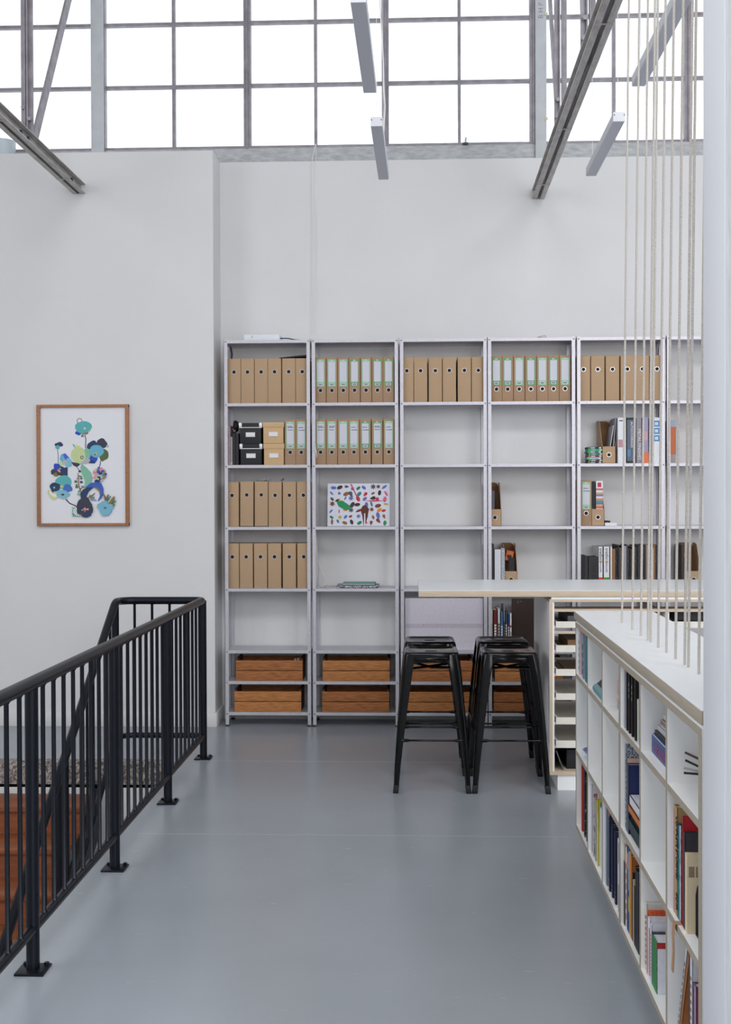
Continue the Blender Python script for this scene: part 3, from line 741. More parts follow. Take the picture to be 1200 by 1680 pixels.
big([(.593, .70), (.607, .70), (.61, 1.0), (.59, 1.0)], '#E8E8EE', .0008)
big([(.90, .9), (.93, .86), (.955, .92), (.93, .99), (.90, .97)], '#1F8A4A', .0004)
q.build('printed_shapes', t, smooth=False)

# notebooks on the fourth row of the second unit
xa, xb = sx(552, 960), sx(621.5, 960)
q = MB(); q.box(0, xb - xa, 0, .21, 0, .018, M_CHECK); q.tube([(.006, -.002, .008), (xb - xa - .006, -.002, .008)], .006, M_CHECK, 6)
tag(q.build('notebook', loc=(xa, 8.16, LEV[3] + .001)), 'checked black and white spiral notebook at the bottom of the small pile', 'notebook', 'notebooks on the fourth row')
xa, xb = sx(562, 955), sx(616, 955)
q = MB(); q.box(0, xb - xa, 0, .2, 0, .004, C_('#2C3A40')); q.box(.003, xb - xa - .003, .003, .2, .004, .009, M_PAGEW); q.box(0, xb - xa, 0, .2, .009, .013, C_('#5C9C98'))
tag(q.build('notebook', loc=(xa, 8.17, LEV[3] + .0202)), 'teal notebook on top of the checked notebook', 'notebook', 'notebooks on the fourth row')
# white cable
q = MB(); pts = []
X0 = sx(518, 700)
def cp(px, py, Y): p = atY(px, py, Y); return (p.x, p.y, p.z)
q.tube([cp(512.6, 262, 8.41), cp(511.8, 400, 8.425), cp(511, 548, 8.42)], .0026, M_CORD, 6)
q.tube([cp(518, 236, 8.44), cp(512.6, 262, 8.41)], .0026, M_CORD, 6)
q.tube([cp(518.6, 236, 8.44), cp(518.6, 400, 8.42), cp(518, 548, 8.42)], .002, M_CORD, 6)
tag(q.build('blind_cord'), 'pair of thin white cords hanging down the wall from the window', 'cord')
q = MB(); q.tube([cp(516.5, 727, 8.135), cp(518, 735, 8.13), cp(520.5, 748, 8.13), cp(519.5, 751, 8.13), cp(517.5, 735, 8.128)], .0022, M_CORD, 6)
tag(q.build('cable_tie'), 'short white loop of cable hanging in front of the second-row files', 'cable')
q = MB(); q.tube([cp(518, 872, 8.2), cp(519, 890, 8.25), cp(523, 925, 8.3), cp(531, 945, 8.3), cp(534, 953, 8.25), (sx(530, 960, 8.2), 8.2, LEV[3] + .004), (sx(520, 960, 8.25), 8.25, LEV[3] + .004), (sx(530, 960, 8.3), 8.3, LEV[3] + .004), (sx(541, 960, 8.25), 8.25, LEV[3] + .004), (sx(535, 960, 8.19), 8.19, LEV[3] + .004)], .0028, M_CORD, 6)
q.tube([cp(518.5, 874, 8.22), cp(519, 890, 8.22), cp(521, 940, 8.22), (sx(517, 960, 8.2), 8.2, LEV[3] + .005), (sx(524, 960, 8.2), 8.17, LEV[3] + .005)], .0028, M_CORD, 6)
tag(q.build('charging_cable'), 'loose white cable coiled on the fourth shelf of the second unit', 'cable')

# fourth unit: magazine holders, binders
h1, hx = holder(812.6, 4, 'kraft magazine holder standing open on the third row of the fourth unit', w=.09)
simple_box('magazine', 'dark magazine leaning inside the third-row magazine holder', 'magazine', hx - .038, hx + .0, 8.19, 8.38, LEV[4] + .005, LEV[4] + .25, C_('#5A5560'), 'papers inside the third-row holder')
z = LEV[3] + .001
simple_box('binder', 'dark brown binder at the far left of the fourth row, above the counter', 'binder', sx(805.5, 900), sx(811, 900), 8.16, 8.40, z, z + .31, C_('#2A2022'), 'binders on the fourth unit')
simple_box('binder', 'plain white binder above the counter, beside the dark brown one', 'binder', sx(812, 900), sx(822.5, 900), 8.155, 8.40, z, z + .272, C_('#D4D5DC'), 'binders on the fourth unit', page=M_PAGEW)
simple_box('book', 'pale grey book with a dotted spine beside the plain white binder', 'book', sx(823, 900), sx(829, 900), 8.157, 8.38, z, z + .28, pattern('grey_spine_text', '#8C8E98', '#C8CAD2', 140, .5), marks=None, page=M_PAGEW)
h2, hx = holder(839, 3, 'kraft magazine holder with orange and black papers above the counter', w=.088)
simple_box('magazine', 'orange card with black lettering inside the fourth-row magazine holder', 'card', hx - .04, hx + .01, 8.20, 8.37, z + .19, z + .26, C_('#C8642C'), rot=(0, .2, 0), marks=[(.2, .8, .3, .6, M_BLACK)])
simple_box('magazine', 'black folder standing inside the fourth-row magazine holder', 'folder', hx - .015, hx + .025, 8.172, 8.19, z + .003, z + .215, M_BLACK)
# books on the fifth row behind the stools
z = LEV[2] + .001
bk = [(805, 809.5, .29, '#CFC7B4', 'cream'), (810, 816.5, .285, '#6A1A24', 'dark red'), (817, 821.5, .295, '#D0CFCB', 'white and black'), (822, 826.2, .27, '#3C6CA8', 'mid blue'), (826.5, 829.3, .315, '#8C9094', 'tall grey'), (829.6, 833, .285, '#4A4C54', 'charcoal'), (833.5, 836.5, .26, '#24488C', 'royal blue'), (836.7, 840.5, .26, '#E0E0E0', 'white, red-banded')]
for i, (a, c, h, col, nm) in enumerate(bk):
    mk = [(.25, .75, .1 + .07 * j, .15 + .07 * j, C_('#E8E4DC' if i in (1, 3, 5, 6) else '#33343C')) for j in range(8)]
    if i == 7: mk = [(0, 1, .62, .68, C_('#B82C34')), (.3, .7, .1, .5, C_('#8C9098'))]
    simple_box('book', '%s book, %s from left on fifth row behind right stools' % (nm, ORD[i]), 'book', sx(a, 1020), sx(c, 1020), 8.16, 8.36, z, z + h, C_(col), 'books behind the stools', page=M_PAGE, marks=mk)
q = MB(); xa, xb = sx(841, 1020), sx(880.5, 1020); q.box(0, xb - xa, 0, .012, 0, .36, mat('dark_brown_panel', '#2E1D17', .5))
for (u, v) in ((.012, .01), (.017, .01), (.012, .004)): q.tube([(.045 + (u - .012) * 4, -.001, .33 + v), (.045 + (u - .012) * 4, 0, .33 + v)], .002, M_WHITE, 6)
tag(q.build('display_board', loc=(xa, 8.2, z)), 'dark brown board leaning upright beside the fifth-row books', 'board')
# white board on the fifth row of the third unit
q = MB(); xa, xb = sx(665, 1020, 8.19), sx(793, 1020, 8.19); q.box(0, xb - xa, 0, .03, 0, .365, C_('#D3CEDA')); q.box(0, xb - xa, -.001, 0, .155, .185, C_('#C3BCC8')); q.tube([(.13, -.002, .175), (.13, 0, .175)], .003, M_BOLT, 6)
tag(q.build('foam_panel', loc=(xa, 8.185, z), bevel=0), 'wide pale lilac panel standing on the fifth row behind the left stools', 'board')

# fifth unit, second row
z = LEV[5] + .001; cs = ['#1C2A24', '#D8DCD8', '#2C7C94', '#D8DCE0', '#3C8C3C', '#8C2430', '#E4E4E4', '#1C1C24', '#24283C', '#8C2838', '#14161C']
zz = z
for i, c in enumerate(reversed(['#12141A', '#16A066', '#2C6C84', '#3C6C44', '#7C2434', '#8CB4C8', '#5C2430', '#14181E'])):
    hh = .0145; xo = [0, .004, -.003, .002, .005, -.002, .003, 0][i]
    xa, xb = sx(965.5, 745) + xo, sx(988.5, 745) + xo
    q = MB(); q.box(0, xb - xa, 0, .14, 0, hh - .0004, C_(c)); q.box(.004, .014, -.0006, 0, .003, hh - .003, C_('#4CB44C')); q.box(xb - xa - .02, xb - xa - .004, -.0006, 0, .003, hh - .003, C_('#D8DCD8')); q.box(.02, .05, -.0006, 0, .004, hh - .005, C_('#E0E0E0') if i % 2 else C_('#B8C4CC'))
    tag(q.build('disc_case', loc=(xa, 8.165, zz), smooth=False), 'flat disc case, %s from the bottom of the small pile on the fifth unit' % ORD[i], 'disc case', 'disc cases piled on the fifth unit'); zz += hh
h3, hx = holder(1000.5, 5, 'kraft magazine holder beside the small pile of disc cases', w=.094)
simple_box('magazine', 'clear plastic folder leaning in the holder beside the disc cases', 'folder', hx - .01, hx - .004, 8.18, 8.38, z + .004, z + .27, C_('#B8BCC4'), rot=(0, .16, 0))
simple_box('magazine', 'grey magazine leaning steeply in the holder beside the disc cases', 'magazine', hx + .02, hx + .028, 8.18, 8.38, z + .004, z + .32, C_('#8C8C94'), rot=(0, .08, 0))
bl = [(1014, 1028.5, .318, '#E4E4EA', 'white binder with a small pink picture on its spine', [(.1, .6, .35, .52, C_('#B88C94')), (.2, .6, .92, .95, C_('#6C6C78'))]),
      (1029, 1043.5, .318, '#1C1E28', 'black binder with white lettering beside the white binder', [(.05, .95, .05, .95, C_('#5A6274')), (.1, .45, .15, .3, C_('#4C84B4'))]),
      (1045, 1053.5, .315, '#8C8890', 'grey binder with light lettering down its spine', []),
      (1054, 1065, .318, '#9C94B8', 'lilac binder with an orange base', [(0, 1, 0, .24, C_('#E0743C')), (.2, .9, .5, .7, C_('#C49CA8'))]),
      (1072.5, 1084, .318, '#E2E4EA', 'white binder with three blue squares on its spine', [(.1, .9, .80, .93, C_('#3C7CB4')), (.1, .9, .64, .77, C_('#3C7CB4')), (.1, .9, .48, .61, C_('#3C7CB4')), (.25, .75, .83, .90, C_('#BCDCEC')), (.25, .75, .67, .74, C_('#BCDCEC')), (.25, .75, .51, .58, C_('#BCDCEC'))])]
for (a, c, h, col, lb, mk) in bl:
    simple_box('binder', lb, 'binder', sx(a, 720), sx(c, 720), 8.16, 8.41, z, z + h, C_(col), 'binders on the fifth unit', marks=mk, page=M_PAGEW)
tb = [o for o in COL.objects if o.get('label') == 'grey binder with light lettering down its spine'][0]
text('METAL FINISHES', .03, C_('#E8E0E8'), 'spine_lettering', tb, (-.006, -.0016, .24), (pi / 2, pi / 2, 0))
tb = [o for o in COL.objects if o.get('label') == 'black binder with white lettering beside the white binder'][0]
text('AUTOCOVERINGS', .022, C_('#E8E8EC'), 'spine_lettering', tb, (-.002, -.0016, .29), (pi / 2, pi / 2, 0))
xa, xb = sx(1100, 720), sx(1110.5, 720)
simple_box('book', 'bright orange book with a grey base on the second row of the sixth unit', 'book', xa, xb, 8.17, 8.38, z, z + .30, C_('#C8693C'), marks=[(0, 1, 0, .2, C_('#9C9498')), (0, 1, .84, 1, C_('#9CA8B8'))], page=M_PAGE)
# fifth unit, third row
h4, hx = holder(982.3, 4, 'kraft magazine holder filled with a striped colourful magazine', w=.09)
z = LEV[4] + .001
mk = [(0, 1, .84, 1, C_('#E4E4E8')), (.2, .75, .86, .96, C_('#B82C48'))] + [(0, 1, .2 + .045 * i, .245 + .045 * i, C_(c)) for i, c in enumerate(['#D86450', '#E8DCD0', '#D07064', '#F0E0D4', '#D85848', '#C8A48C', '#3C8C8C', '#6C84A8', '#D8845C', '#D8D8DC', '#5C84B4', '#D89C5C', '#E0E0E0', '#C0707C'])]
simple_box('magazine', 'colourful striped catalogue standing in the third-row magazine holder', 'magazine', hx - .012, hx + .036, 8.175, 8.37, z + .004, z + .315, C_('#D8D4D0'), marks=mk)
simple_box('magazine', 'black folder standing behind the striped catalogue', 'folder', hx - .042, hx - .016, 8.18, 8.37, z + .004, z + .30, M_BLACK)
simple_box('booklet', 'small white booklet lying flat beside the third-row magazine holder', 'booklet', sx(993.5, 858), sx(1013, 858), 8.16, 8.3, z, z + .022, M_WHITE)
simple_box('booklet', 'small black booklet lying on the white booklet', 'booklet', sx(994, 855), sx(1003, 855), 8.18, 8.3, z + .0225, z + .036, M_BLACK, rot=(0, .06, 0))
# fifth unit, fourth row
z = LEV[3] + .001
simple_box('book', 'worn black book at the left end of the fourth row, fifth unit', 'book', sx(961.5, 930), sx(966, 930), 8.17, 8.38, z, z + .225, C_('#2C2C30'))
bb = simple_box('book', 'thick black book with dark embossed lettering beside the white binders', 'book', sx(966.5, 930), sx(982.3, 930), 8.16, 8.38, z, z + .22, C_('#26262B'), page=M_BLACK)
text('THE BOOK', .045, C_('#111114'), 'spine_lettering', bb, (-.012, -.001, .19), (pi / 2, pi / 2, 0))
for (a, c, colb, lb) in ((982.6, 990, '#C83C28', 'white binder with vertical lettering and a red base'), (991, 1001, '#4C8C2C', 'white binder with vertical lettering and a green base')):
    o = simple_box('binder', lb, 'binder', sx(a, 930), sx(c, 930), 8.158, 8.41, z, z + .29, C_('#E6E7EB'), 'white lettered binders', marks=[(0, 1, 0, .26, C_(colb))] + [(.35, .65, .60 - .035 * j, .618 - .035 * j, C_(['#C83C28', '#44484C', '#3C64A0', '#C83C28', '#3C64A0', '#44484C', '#3C64A0'][j])) for j in range(7)], page=M_PAGEW)
    text('tretford', .031, C_('#3C4048'), 'spine_lettering', o, (-.008, -.0016, .28), (pi / 2, pi / 2, 0))
xs = 1002.5; rnd = random.Random(9); pal = ['#E0DDD8', '#8C6444', '#1C1A1C', '#14141A', '#57504A', '#2A2628', '#9C9CA4', '#46403A', '#8C8C90', '#1C1C20', '#6C5C4C', '#A49884', '#2A2A30', '#5C5448', '#8A3038', '#3C3430', '#9C9088', '#1E1E22']
i = 0
while xs < 1080:
    wd = rnd.choice([3.5, 4.5, 5.5, 3]); m = [C_(pal[i % len(pal)]), M_PRINTD][i % 3 == 2]
    simple_box('sample_folder', 'slim dark sample folder, %s from the white lettered binders' % ORD[i], 'folder', sx(xs, 930), sx(xs + wd - .3, 930), 8.162 + .004 * (i % 3), 8.39, z, z + .27 + rnd.random() * .035, m, 'dark sample folders in a row')
    xs += wd; i += 1
h5, hx = holder(1140, 3, 'kraft magazine holder on the sixth unit, next to the right column', w=.1)
simple_box('folder', 'dark folder beside the magazine holder next to the right column', 'folder', sx(1120, 930), sx(1124, 930), 8.17, 8.38, z, z + .30, C_('#3A2A22'))

# ------------------------------------------------------------------ timber crates
def make_crate(seed, m):
    t = thing('crate', 'x', 'crate')
    W, H, D = .475, .146, .255
    for k in (0, 1):
        q = MB(); q.box(-W / 2, W / 2, 0, .011, k * .0745, k * .0745 + .0695, m); q.build('front_board', t, bevel=.0015)
        q = MB(); q.box(-W / 2, W / 2, D - .011, D, k * .074, k * .074 + .071, M_WOODCR); q.build('back_board', t)
    for s in (-1, 1):
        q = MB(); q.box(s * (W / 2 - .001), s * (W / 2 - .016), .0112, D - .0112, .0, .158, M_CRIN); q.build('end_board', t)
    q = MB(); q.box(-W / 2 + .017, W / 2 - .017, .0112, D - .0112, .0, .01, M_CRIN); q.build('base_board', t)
    q = MB()
    for sx_ in (-1, 1):
        for zz in (.018, .052, .092, .126): q.tube([(sx_ * (W / 2 - .008), -.0006, zz), (sx_ * (W / 2 - .008), 0, zz)], .0018, M_BOLT, 6)
    q.build('nail', t)
    return t
cra = make_crate(0, M_WOODCR); crb = make_crate(1, M_WOODCR2)
CR = [(442, 1, 'upper timber crate in the leftmost unit', cra), (439.5, 0, 'lower timber crate in the leftmost unit', crb), (584.7, 1, 'upper timber crate in the second unit', crb),
      (583.8, 0, 'lower timber crate in the second unit', cra), (719.5, 1, 'upper timber crate seen between the legs of the left stools', cra), (721.5, 0, 'lower timber crate seen between the legs of the left stools', crb),
      (868, 1, 'upper timber crate seen between the legs of the right stools', crb), (866, 0, 'lower timber crate seen between the legs of the right stools', cra)]
seen = set()
for (px, lv, lb, src) in CR:
    o = src if src not in seen else copy_tree(src); seen.add(src)
    x = sx(px, 1090, 8.16); off = x * .61
    o.location = (x, 8.155, LEV[lv] + .001); o['label'] = lb; o['group'] = 'timber crates on the bottom shelves'
x = sx(485, 1075, 8.25)
for k, dx in enumerate((0, .022, .046)):
    q = MB(); q.box(-.008, .008, 0, .05, 0, .13 + .004 * k, C_('#C9BFA8'))
    tag(q.build('card_box', loc=(x + dx, 8.235, LEV[1] + .0165)), 'narrow cream carton in the upper left crate, %s from left' % ORD[k], 'box', 'cream cartons in the crate')

# ------------------------------------------------------------------ bar stools
def make_stool():
    t = thing('bar_stool', 'x', 'stool')
    S, B, ZT = .150, .212, .76
    # seat: rounded square with raised rim and recessed panel
    def rsq(h, r, z, n=5):
        pts = []
        for (cx, cy, a0) in ((h - r, h - r, 0), (-h + r, h - r, pi / 2), (-h + r, -h + r, pi), (h - r, -h + r, 1.5 * pi)):
            for i in range(n + 1):
                a = a0 + pi / 2 * i / n; pts.append((cx + r * math.cos(a), cy + r * math.sin(a), z))
        return pts
    prof = [(S - .001, .035, .722), (S + .001, .035, .745), (S - .002, .033, .754), (S - .008, .03, .7595), (S - .015, .028, .7600), (S - .022, .024, .757), (S - .03, .02, .7525), (.06, .015, .7515), (.02, .012, .751)]
    q = MB(); vs = []; n = 24
    for (h, r, z) in prof: vs += rsq(h, r, z)
    fs = []
    for k in range(len(prof) - 1):
        for i in range(n): fs.append((k * n + i, k * n + (i + 1) % n, (k + 1) * n + (i + 1) % n, (k + 1) * n + i))
    fs.append(tuple(range((len(prof) - 1) * n, len(prof) * n)))
    q.add(vs, fs, M_STOOL); q.build('seat', t)
    q = MB(); q.prism([(.02 * math.cos(a) + (.014 if math.cos(a) > 0 else -.014), .011 * math.sin(a)) for a in [2 * pi * i / 20 for i in range(20)]], .7512, .7522, M_DARK, 'xy'); q.build('handle_slot', t)
    # aprons with lobed lower edge
    for k in range(4):
        R = Matrix.Rotation(k * pi / 2, 4, 'Z'); q = MB()
        top = .735; pts = [(-.135, top), (-.135, .66), (-.118, .672), (-.105, .692), (-.085, .702), (0, .704), (.085, .702), (.105, .692), (.118, .672), (.135, .66), (.135, top)]
        q.prism(pts, -S + .002, -S + .004, M_STOOL, 'xz', R)
        pts2 = [(-.09, .724), (-.085, .712), (-.06, .708), (.06, .708), (.085, .712), (.09, .724), (.08, .732), (-.08, .732)]
        q.prism(pts2, -S - .002, -S + .002, M_STOOL, 'xz', R)
        q.build('apron', t, bevel=.001)
    # legs: folded channel tapering down, rounded corner
    def section(c, wd, r, th, z):
        # corner at (-c,-c) direction; L wraps two faces
        pts = [(-c + wd, -c, z)]
        for i in range(6):
            a = -pi / 2 - (pi / 2) * i / 5; pts.append((-c + r + r * math.cos(a), -c + r + r * math.sin(a), z))
        pts.append((-c, -c + wd, z))
        inner = [(-c + th, -c + wd, z), (-c + th + .004, -c + th + .004, z), (-c + wd, -c + th, z)]
        return pts + inner
    for k in range(4):
        R = Matrix.Rotation(k * pi / 2, 4, 'Z'); q = MB()
        st = [(.748, S + .001, .052, .03), (.70, S + .008, .060, .026), (.64, S + .015, .058, .022), (.40, S + .037, .046, .018), (.15, S + .055, .034, .014), (.035, B - .003, .027, .010)]
        vs = []; fs = []; n = None
        for (z, c, wd, r) in st:
            sct = section(c, wd, r, .012, z); n = len(sct); vs += sct
        for j in range(len(st) - 1):
            for i in range(n): fs.append((j * n + i, j * n + (i + 1) % n, (j + 1) * n + (i + 1) % n, (j + 1) * n + i))
        fs.append(tuple(range(n))); fs.append(tuple(range((len(st) - 1) * n, len(st) * n)))
        q.add(vs, fs, M_STOOL, R)
        # raised central rib down the leg
        lg = q.build('leg', t)
        q = MB(); c1, c2 = B - .001, B + .001
        vs = []; fs = []
        for (z, c, wd) in ((.045, c1 - .002, .03), (0, c2, .028)):
            vs += [(-c - .001, -c - .001, z), (-c + wd, -c - .001, z), (-c + wd, -c + wd, z), (-c - .001, -c + wd, z)]
        fs = [(0, 1, 2, 3), (7, 6, 5, 4)] + [(i, (i + 1) % 4, (i + 1) % 4 + 4, i + 4) for i in range(4)]
        q.add(vs, fs, M_RUBBER, R); q.build('rubber_foot', lg, bevel=.003)
        # stretcher
        q = MB(); zc = .285; c = S + .045
        q.tube([(-c + .03, -c + .008, zc), (-c + .06, -c + .008, zc), (-c + .075, -c + .008, zc), (c - .075, -c + .008, zc), (c - .06, -c + .008, zc), (c - .03, -c + .008, zc)], [.010, .009, .0055, .0055, .009, .010], M_STOOL, 10, M=R)
        q.build('stretcher', t)
    for s in (-1, 1):
        q = MB(); c = .14
        q.tube([(-c, -c * s, .672 - .004 * s), (0, 0, .662 + .003 * s), (c, c * s, .672 - .004 * s)], .0075, M_STOOL, 8); q.build('cross_brace', t)
    return t
st0 = make_stool(); st0['group'] = 'black metal bar stools at the counter'
STL = [(.110, 6.505, 0, 'glossy black metal bar stool, front one of the left pair'), (.541, 6.508, .0, 'glossy black metal bar stool, front one of the right pair'),
       (.110, 6.985, 0, 'glossy black metal bar stool, rear one of the left pair'), (.543, 6.99, .0, 'glossy black metal bar stool, rear one of the right pair')]
for i, (x, y, r, lb) in enumerate(STL):
    o = st0 if i == 0 else copy_tree(st0)
    o.location = (x, y, 0); o.rotation_euler = (0, 0, r); o['label'] = lb

# ------------------------------------------------------------------ counter
t = thing('worktop', 'long white laminate worktop with plywood edge above the stools', 'worktop', (.04, 6.375, 1.065))
q = MB(); q.box(0, 2.9, 0, .87, .0, .033, M_PLYW); q.build('plywood_core', t, bevel=.0008)
q = MB(); q.box(0, 2.9, 0, .87, .033, .035, M_LAM); q.build('laminate', t)
X0, Y0 = .757, 6.378
t = thing('drawer_cabinet', 'plywood cabinet of shallow pull-out trays under the long worktop', 'cabinet', (X0, Y0, 0))
D = .80; Wc = 2.15
q = MB(); q.box(0, .016, 0, D, .106, 1.037, M_PLYW); q.box(-.001, 0, .001, D, .106, 1.037, M_LAM2); q.build('side_panel', t)
q = MB(); q.box(.016, .026, .004, D, .106, 1.037, M_LAM2); q.build('inner_lining', t)
q = MB(); q.box(0, Wc, 0, D, 1.037, 1.0515, M_PLYW); q.build('top_panel', t)
q = MB(); q.box(.01, Wc, .003, D, 1.0515, 1.064, M_LAM); q.build('spacer_strip', t)
q = MB(); q.box(0, Wc, 0, D, .086, .106, M_PLYW); q.build('bottom_panel', t)
q = MB(); q.box(.044, Wc - .04, .012, D - .05, 0, .086, M_LAM2); q.build('plinth', t)
q = MB(); q.box(.028, Wc - .02, .01, .16, .982, .997, M_PLYW); q.box(.028, .6, .02, .03, .86, .875, M_PLYW); q.build('shelf', t)
q = MB(); q.box(.63, .65, 0, D, .106, .98, M_LAM2); q.box(1.28, 1.30, 0, D, .106, .98, M_LAM2); q.build('divider', t)
q = MB(); q.box(Wc - .016, Wc, 0, D, .106, 1.037, M_LAM2); q.build('side_panel', t)
for ci, (cx0, cx1) in enumerate(((.036, .62), (.66, 1.27))):
    for k, (zb, zt) in enumerate([(.233, .272), (.363, .400), (.497, .532), (.630, .666), (.760, .797), (.894, .928)]):
        q = MB()
        q.box(cx0, cx1, 0.012, .026, zb, zt, M_TRAY); q.box(cx0, cx1, .026, D - .1, zb, zb + .008, M_TRAY)
        q.box(cx0, cx0 + .01, .026, D - .1, zb, zt, M_TRAY); q.box(cx1 - .01, cx1, .026, D - .1, zb, zt, M_TRAY)
        dr = q.build('tray', t)
        q = MB(); q.box(cx0 - .01, cx0 - .001, .02, D - .12, zb - .004, zb + .012, M_RING); q.box(cx0 - .01, cx0 - .001, .018, .03, zt - .006, zt + .006, M_BOLT); q.build('runner', dr)
q = MB(); q.box(0, .27, 0, .5, 0, .105, M_BLACK); tag(q.build('black_box', loc=(X0 + .10, Y0 + .06, .107), bevel=.003), 'black box on the floor of the tray cabinet', 'box')
q = MB(); q.box(0, .006, 0, .4, 0, .11, C_('#55575C')); tag(q.build('framed_sheet', loc=(X0 + .075, Y0 + .03, .107), rot=(0, -.35, 0)), 'dark thin frame leaning on the black box in the tray cabinet', 'frame')
for (zz, lb, dx, cc) in ((.639, 'flat brown card sheets in the tray above the middle of the cabinet', .05, '#8A6C4C'), (.769, 'brown cardboard folder lying in the second tray from the top', .06, '#8C6A4C'), (.903, 'grey wire mesh stack in the top tray of the cabinet', .06, '#6C6E74')):
    q = MB(); q.box(dx, .56, .03, .45, 0, .006, C_(cc)); q.box(dx + .05, .5, .08, .5, .006, .05 if zz > .7 else .012, C_(cc))
    tag(q.build('card_stack', loc=(X0, Y0, zz)), lb, 'card')
for (xx, hh, lb) in ((.70, .045, 'small dark carton on the counter shelf behind the ropes, left one'), (1.0, .045, 'small dark carton on the counter shelf behind the ropes, right one')):
    q = MB(); q.box(0, .2, 0, .3, 0, hh, C_('#2A2B31')); tag(q.build('carton', loc=(X0 + xx, Y0 + .1, .929)), lb, 'box', 'dark cartons under the counter')

# ------------------------------------------------------------------ low bookcase at the right
A = Vector((.728, 5.22)); Bq = Vector((.684, 2.76)); AX = (A - Bq).normalized(); ANG = math.atan2(-AX.x, AX.y)
def front(px, py=1200, off=0.0):
    """local u (distance from the far corner towards the camera) where the ray meets a plane parallel to the bookcase front, off metres inside"""
    d = ray(px, py).xy; n = Vector((AX.y, -AX.x))
    t_ = ((A + n * off) - CAM_POS.xy).dot(n) / d.dot(n)
    P = CAM_POS.xy + d * t_
    return (A - P).dot(AX), CAM_POS.z + ray(px, py).z * t_
def Lp(v, u, z): n = Vector((AX.y, -AX.x)); p = A - AX * u + n * v; return (p.x, p.y, z)
LEN = (A - Bq).length
DEP = .345
WR = (0, 0, ANG)
t = thing('worktop', 'white laminate top with plywood edge on the long low bookcase', 'worktop', (A.x, A.y, 1.064), ANG)
q = MB(); q.box(0, DEP, -LEN, 0, 0, .034, M_PLY); q.build('plywood_core', t, bevel=.0008)
q = MB(); q.box(0, DEP, -LEN, 0, .034, .036, M_LAM); q.build('laminate', t)
M_STOOL.node_tree.nodes['Principled BSDF'].inputs['Specular IOR Level'].default_value = .28
M_RAIL.node_tree.nodes['Principled BSDF'].inputs['Specular Tint'].default_value = (.78, .87, 1, 1)  # bluish daylight sheen on the black rail put into its specular colour
t = thing('bookcase', 'long low white bookcase with plywood edges, running to the right column', 'bookcase', (A.x, A.y, 0), ANG)
UD = .052
div = [UD] + [UD + .396 * k for k in range(1, 6)]
DIV = [front(944)[0], front(964.2)[0], front(988)[0], front(1016.5)[0], front(1050)[0], front(1093.2)[0], front(1148.5)[0]]
def edgebox(q, v0, v1, u0, u1, z0, z1, core=M_LAM2):
    q.box(v0 + .0012, v1, -u1, -u0, z0, z1, core); q.box(v0, v0 + .0012, -u1, -u0, z0, z1, M_PLY)
q = MB(); q.box(.004, DEP - .004, -LEN, -UD, 1.056, 1.064, M_LAM); q.build('spacer_strip', t)
q = MB(); edgebox(q, 0, DEP, UD, LEN, 1.036, 1.056); q.build('top_panel', t)
q = MB(); edgebox(q, 0, DEP, UD, LEN, .143, .160); q.build('bottom_panel', t)
q = MB(); q.box(.09, DEP - .02, -LEN, -.12, 0, .143, M_LAM2); q.build('plinth', t)
q = MB(); q.box(DEP - .012, DEP, -LEN, -UD, .16, 1.036, M_LAM2); q.build('back_panel', t)
for k, u in enumerate(DIV):
    q = MB()
    wd = .018 if k not in (3, 6) else .034
    if k == 0: u0, u1 = UD, UD + .016
    elif k == 6: u0, u1 = LEN - .034, LEN
    else: u0, u1 = u - wd / 2, u + wd / 2
    edgebox(q, .0005, DEP - .012, u0, u1, .16, 1.036); q.build('divider', t)
CU = [(DIV[k] + (.009 if k not in (0, 3) else .017), DIV[k + 1] - (.009 if k not in (2, 5) else .017)) for k in range(6)]
CU[0] = (UD + .016, CU[0][1]); CU[5] = (CU[5][0], LEN - .034)
for k in range(6):
    for zz in (.487, .827):
        q = MB(); edgebox(q, .002, DEP - .012, CU[k][0], CU[k][1], zz - .018, zz + .001); q.build('shelf', t)
ZR = {1: .8285, 2: .4885, 3: .1608}
CN = ['farthest', 'second', 'third', 'fourth', 'fifth', 'nearest']; RW = {1: 'top', 2: 'middle', 3: 'bottom'}
def cbook(u0, u1, z0, h, dep, m, label, rec=.012, page=M_PAGE, group=None, marks=None, name='book', cat='book', tilt=0, cover2=None):
    """upright book in the bookcase: spine faces the aisle; u grows towards the camera"""
    w = u1 - u0; q = MB(); th = min(.003, w * .2); m2 = cover2 or m
    if page and w > .007:
        q.box(0, th, -w, 0, 0, h, m); q.box(0, dep, -th, 0, 0, h, m2); q.box(0, dep, -w, -w + th, 0, h, m2)
    else: q.box(0, dep, -w, 0, 0, h, m)
    for k_, (a0, a1, v0, v1, mm) in enumerate(marks or []):
        q.box(-.0005 - .00005 * k_, .0003, -w * a1, -w * a0, v0 * h, v1 * h, mm)
    o = q.build(name, smooth=False, loc=Lp(rec, u0, z0), rot=(tilt, 0, ANG)); tag(o, label, cat, group)
    if page and w > .007:
        q = MB(); q.box(th, dep - .003, -w + th, -th, .004, h - .004, page); q.build('page_block', o, smooth=False)
    return o
def brow(cell, row, items, start=None, gap=.0006, group=None, rec=.012):
    u = CU[cell][0] + .001 if start is None else start
    room = CU[cell][1] - .002 - u; tot = sum(it[0] + gap for it in items); kf = min(1, room / tot)
    items = [(it[0] * kf,) + tuple(it[1:]) for it in items]
    for i, it in enumerate(items):
        w, h, dep, m, nm = it[:5]; mk = it[5] if len(it) > 5 else None
        mm = C_(m) if isinstance(m, str) else m
        cbook(u, u + w, ZR[row], h, dep, mm, '%s, %s from far end, %s row, %s bookcase column' % (nm, ORD[i], RW[row], CN[cell]),
              rec=rec + .004 * ((i * 5) % 3), group=group or 'books in the low bookcase', marks=mk)
        u += w + gap
    return u
